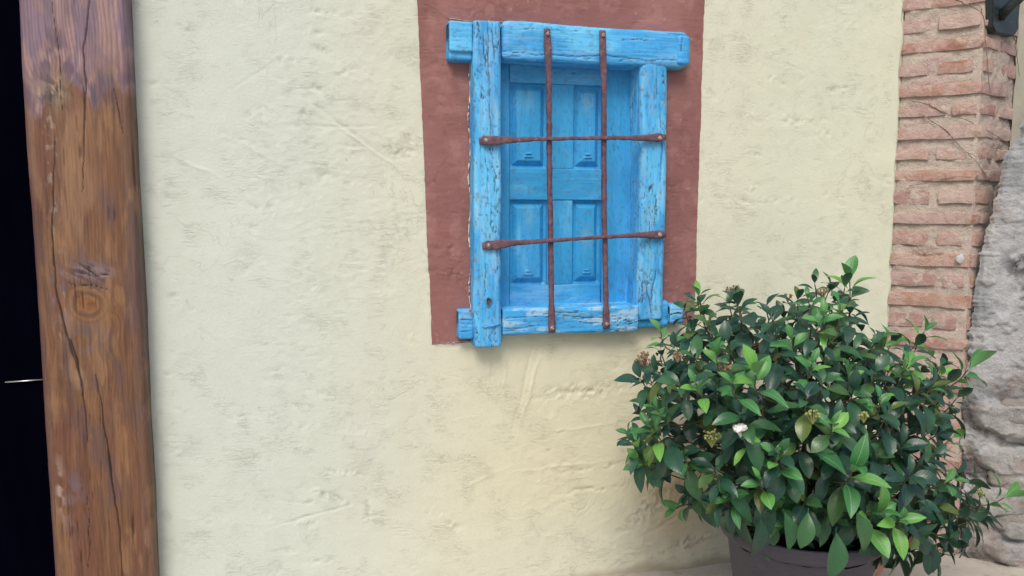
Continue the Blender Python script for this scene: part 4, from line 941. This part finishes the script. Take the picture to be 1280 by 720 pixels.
# hanging big leaves and two dry ones at the rim
def lone_leaf(px, py, dep, ln, dirn, nrm, mat_key, dry=False):
    P = crown_pt(px, py, dep); d_ = Vector(dirn).normalized(); n_ = Vector(nrm); n_ = (n_ - d_ * n_.dot(d_)).normalized(); s_ = d_.cross(n_)
    me = leaf_me[mat_key, rs.randrange(8)]
    if dry: me = me.copy(); me.materials[0] = M_DRY
    o = bpy.data.objects.new('leaf', me); o.matrix_world = Matrix(((s_.x * ln, d_.x * ln, n_.x * ln, P.x), (s_.y * ln, d_.y * ln, n_.y * ln, P.y), (s_.z * ln, d_.z * ln, n_.z * ln, P.z), (0, 0, 0, 1))); link(o, shrub)
for a_ in ((1187, 645, -.14, .10, (-.02, -.1, -1), (.1, -1, .2), 'o'), (1160, 672, -.16, .095, (.05, -.1, -1), (-.2, -1, .1), 'o'), (950, 648, -.32, .10, (-.05, 0, -1), (.1, -1, .2), 'o'), (980, 640, -.33, .085, (.15, -.2, -1), (.3, -1, .2), 'o'), (1045, 665, -.33, .105, (-.1, -.1, -1), (0, -1, .3), 'o'), (1100, 670, -.28, .09, (.25, -.1, -1), (.2, -1, .2), 'o'), (1070, 640, -.34, .09, (.3, -.3, -1), (.2, -1, .3), 'o'), (1010, 640, -.35, .08, (-.3, -.2, -1), (-.2, -1, .3), 'o')): lone_leaf(*a_)
lone_leaf(1100, 700, -.28, .045, (-.15, -.1, -1), (.3, -1, 0), 'o', True); lone_leaf(1142, 668, -.2, .05, (-.6, -.1, -.7), (.3, -1, .3), 'o', True)
# flower heads
def cluster(px, py, r_, n_, mat, dep=None, name='bud_cluster', rb=.0032):
    hd = half_depth(px, py) if inside(px, py) else .02
    c_ = crown_pt(px, py, -hd - .012 if dep is None else dep); bm = bmesh.new()
    for i in range(n_):
        d_ = Vector((rs.gauss(0, 1), rs.gauss(0, 1), abs(rs.gauss(0, .7)))).normalized(); p = c_ + d_ * r_ * rs.uniform(.55, 1) * Vector((1, 1, .7)).length / 1.6
        q = bmesh.ops.create_icosphere(bm, subdivisions=1, radius=rb * rs.uniform(.7, 1.2))
        for v in q['verts']: v.co += p
        q = bmesh.ops.create_cone(bm, segments=4, radius1=.0008, radius2=.0006, depth=1)
        b0 = c_ - Vector((0, 0, r_ * 1.1)); m_ = Matrix.Translation((b0 + p) / 2) @ (p - b0).to_track_quat('Z', 'Y').to_matrix().to_4x4() @ Matrix.Diagonal((1, 1, (p - b0).length, 1))
        for v in q['verts']: v.co = m_ @ v.co
    me = bpy.data.meshes.new(name); bm.to_mesh(me); bm.free(); me.materials.append(mat)
    for p in me.polygons: p.use_smooth = True
    link(bpy.data.objects.new(name, me), shrub)
for a_ in ((916, 364, .020, 22, M_BUD), (806, 452, .026, 40, M_BUD), (905, 460, .016, 22, M_BUD), (935, 442, .014, 18, M_BUD), (847, 446, .012, 14, M_BUD), (890, 547, .020, 30, M_GBUD), (1016, 520, .016, 22, M_GBUD), (1080, 521, .012, 16, M_GBUD), (985, 372, .012, 12, M_BUD), (1028, 366, .014, 16, M_BUD), (1226, 616, .012, 12, M_GBUD)): cluster(*a_)
cluster(926, 537, .015, 34, M_PETAL, name='white_flower_head', rb=.0048)
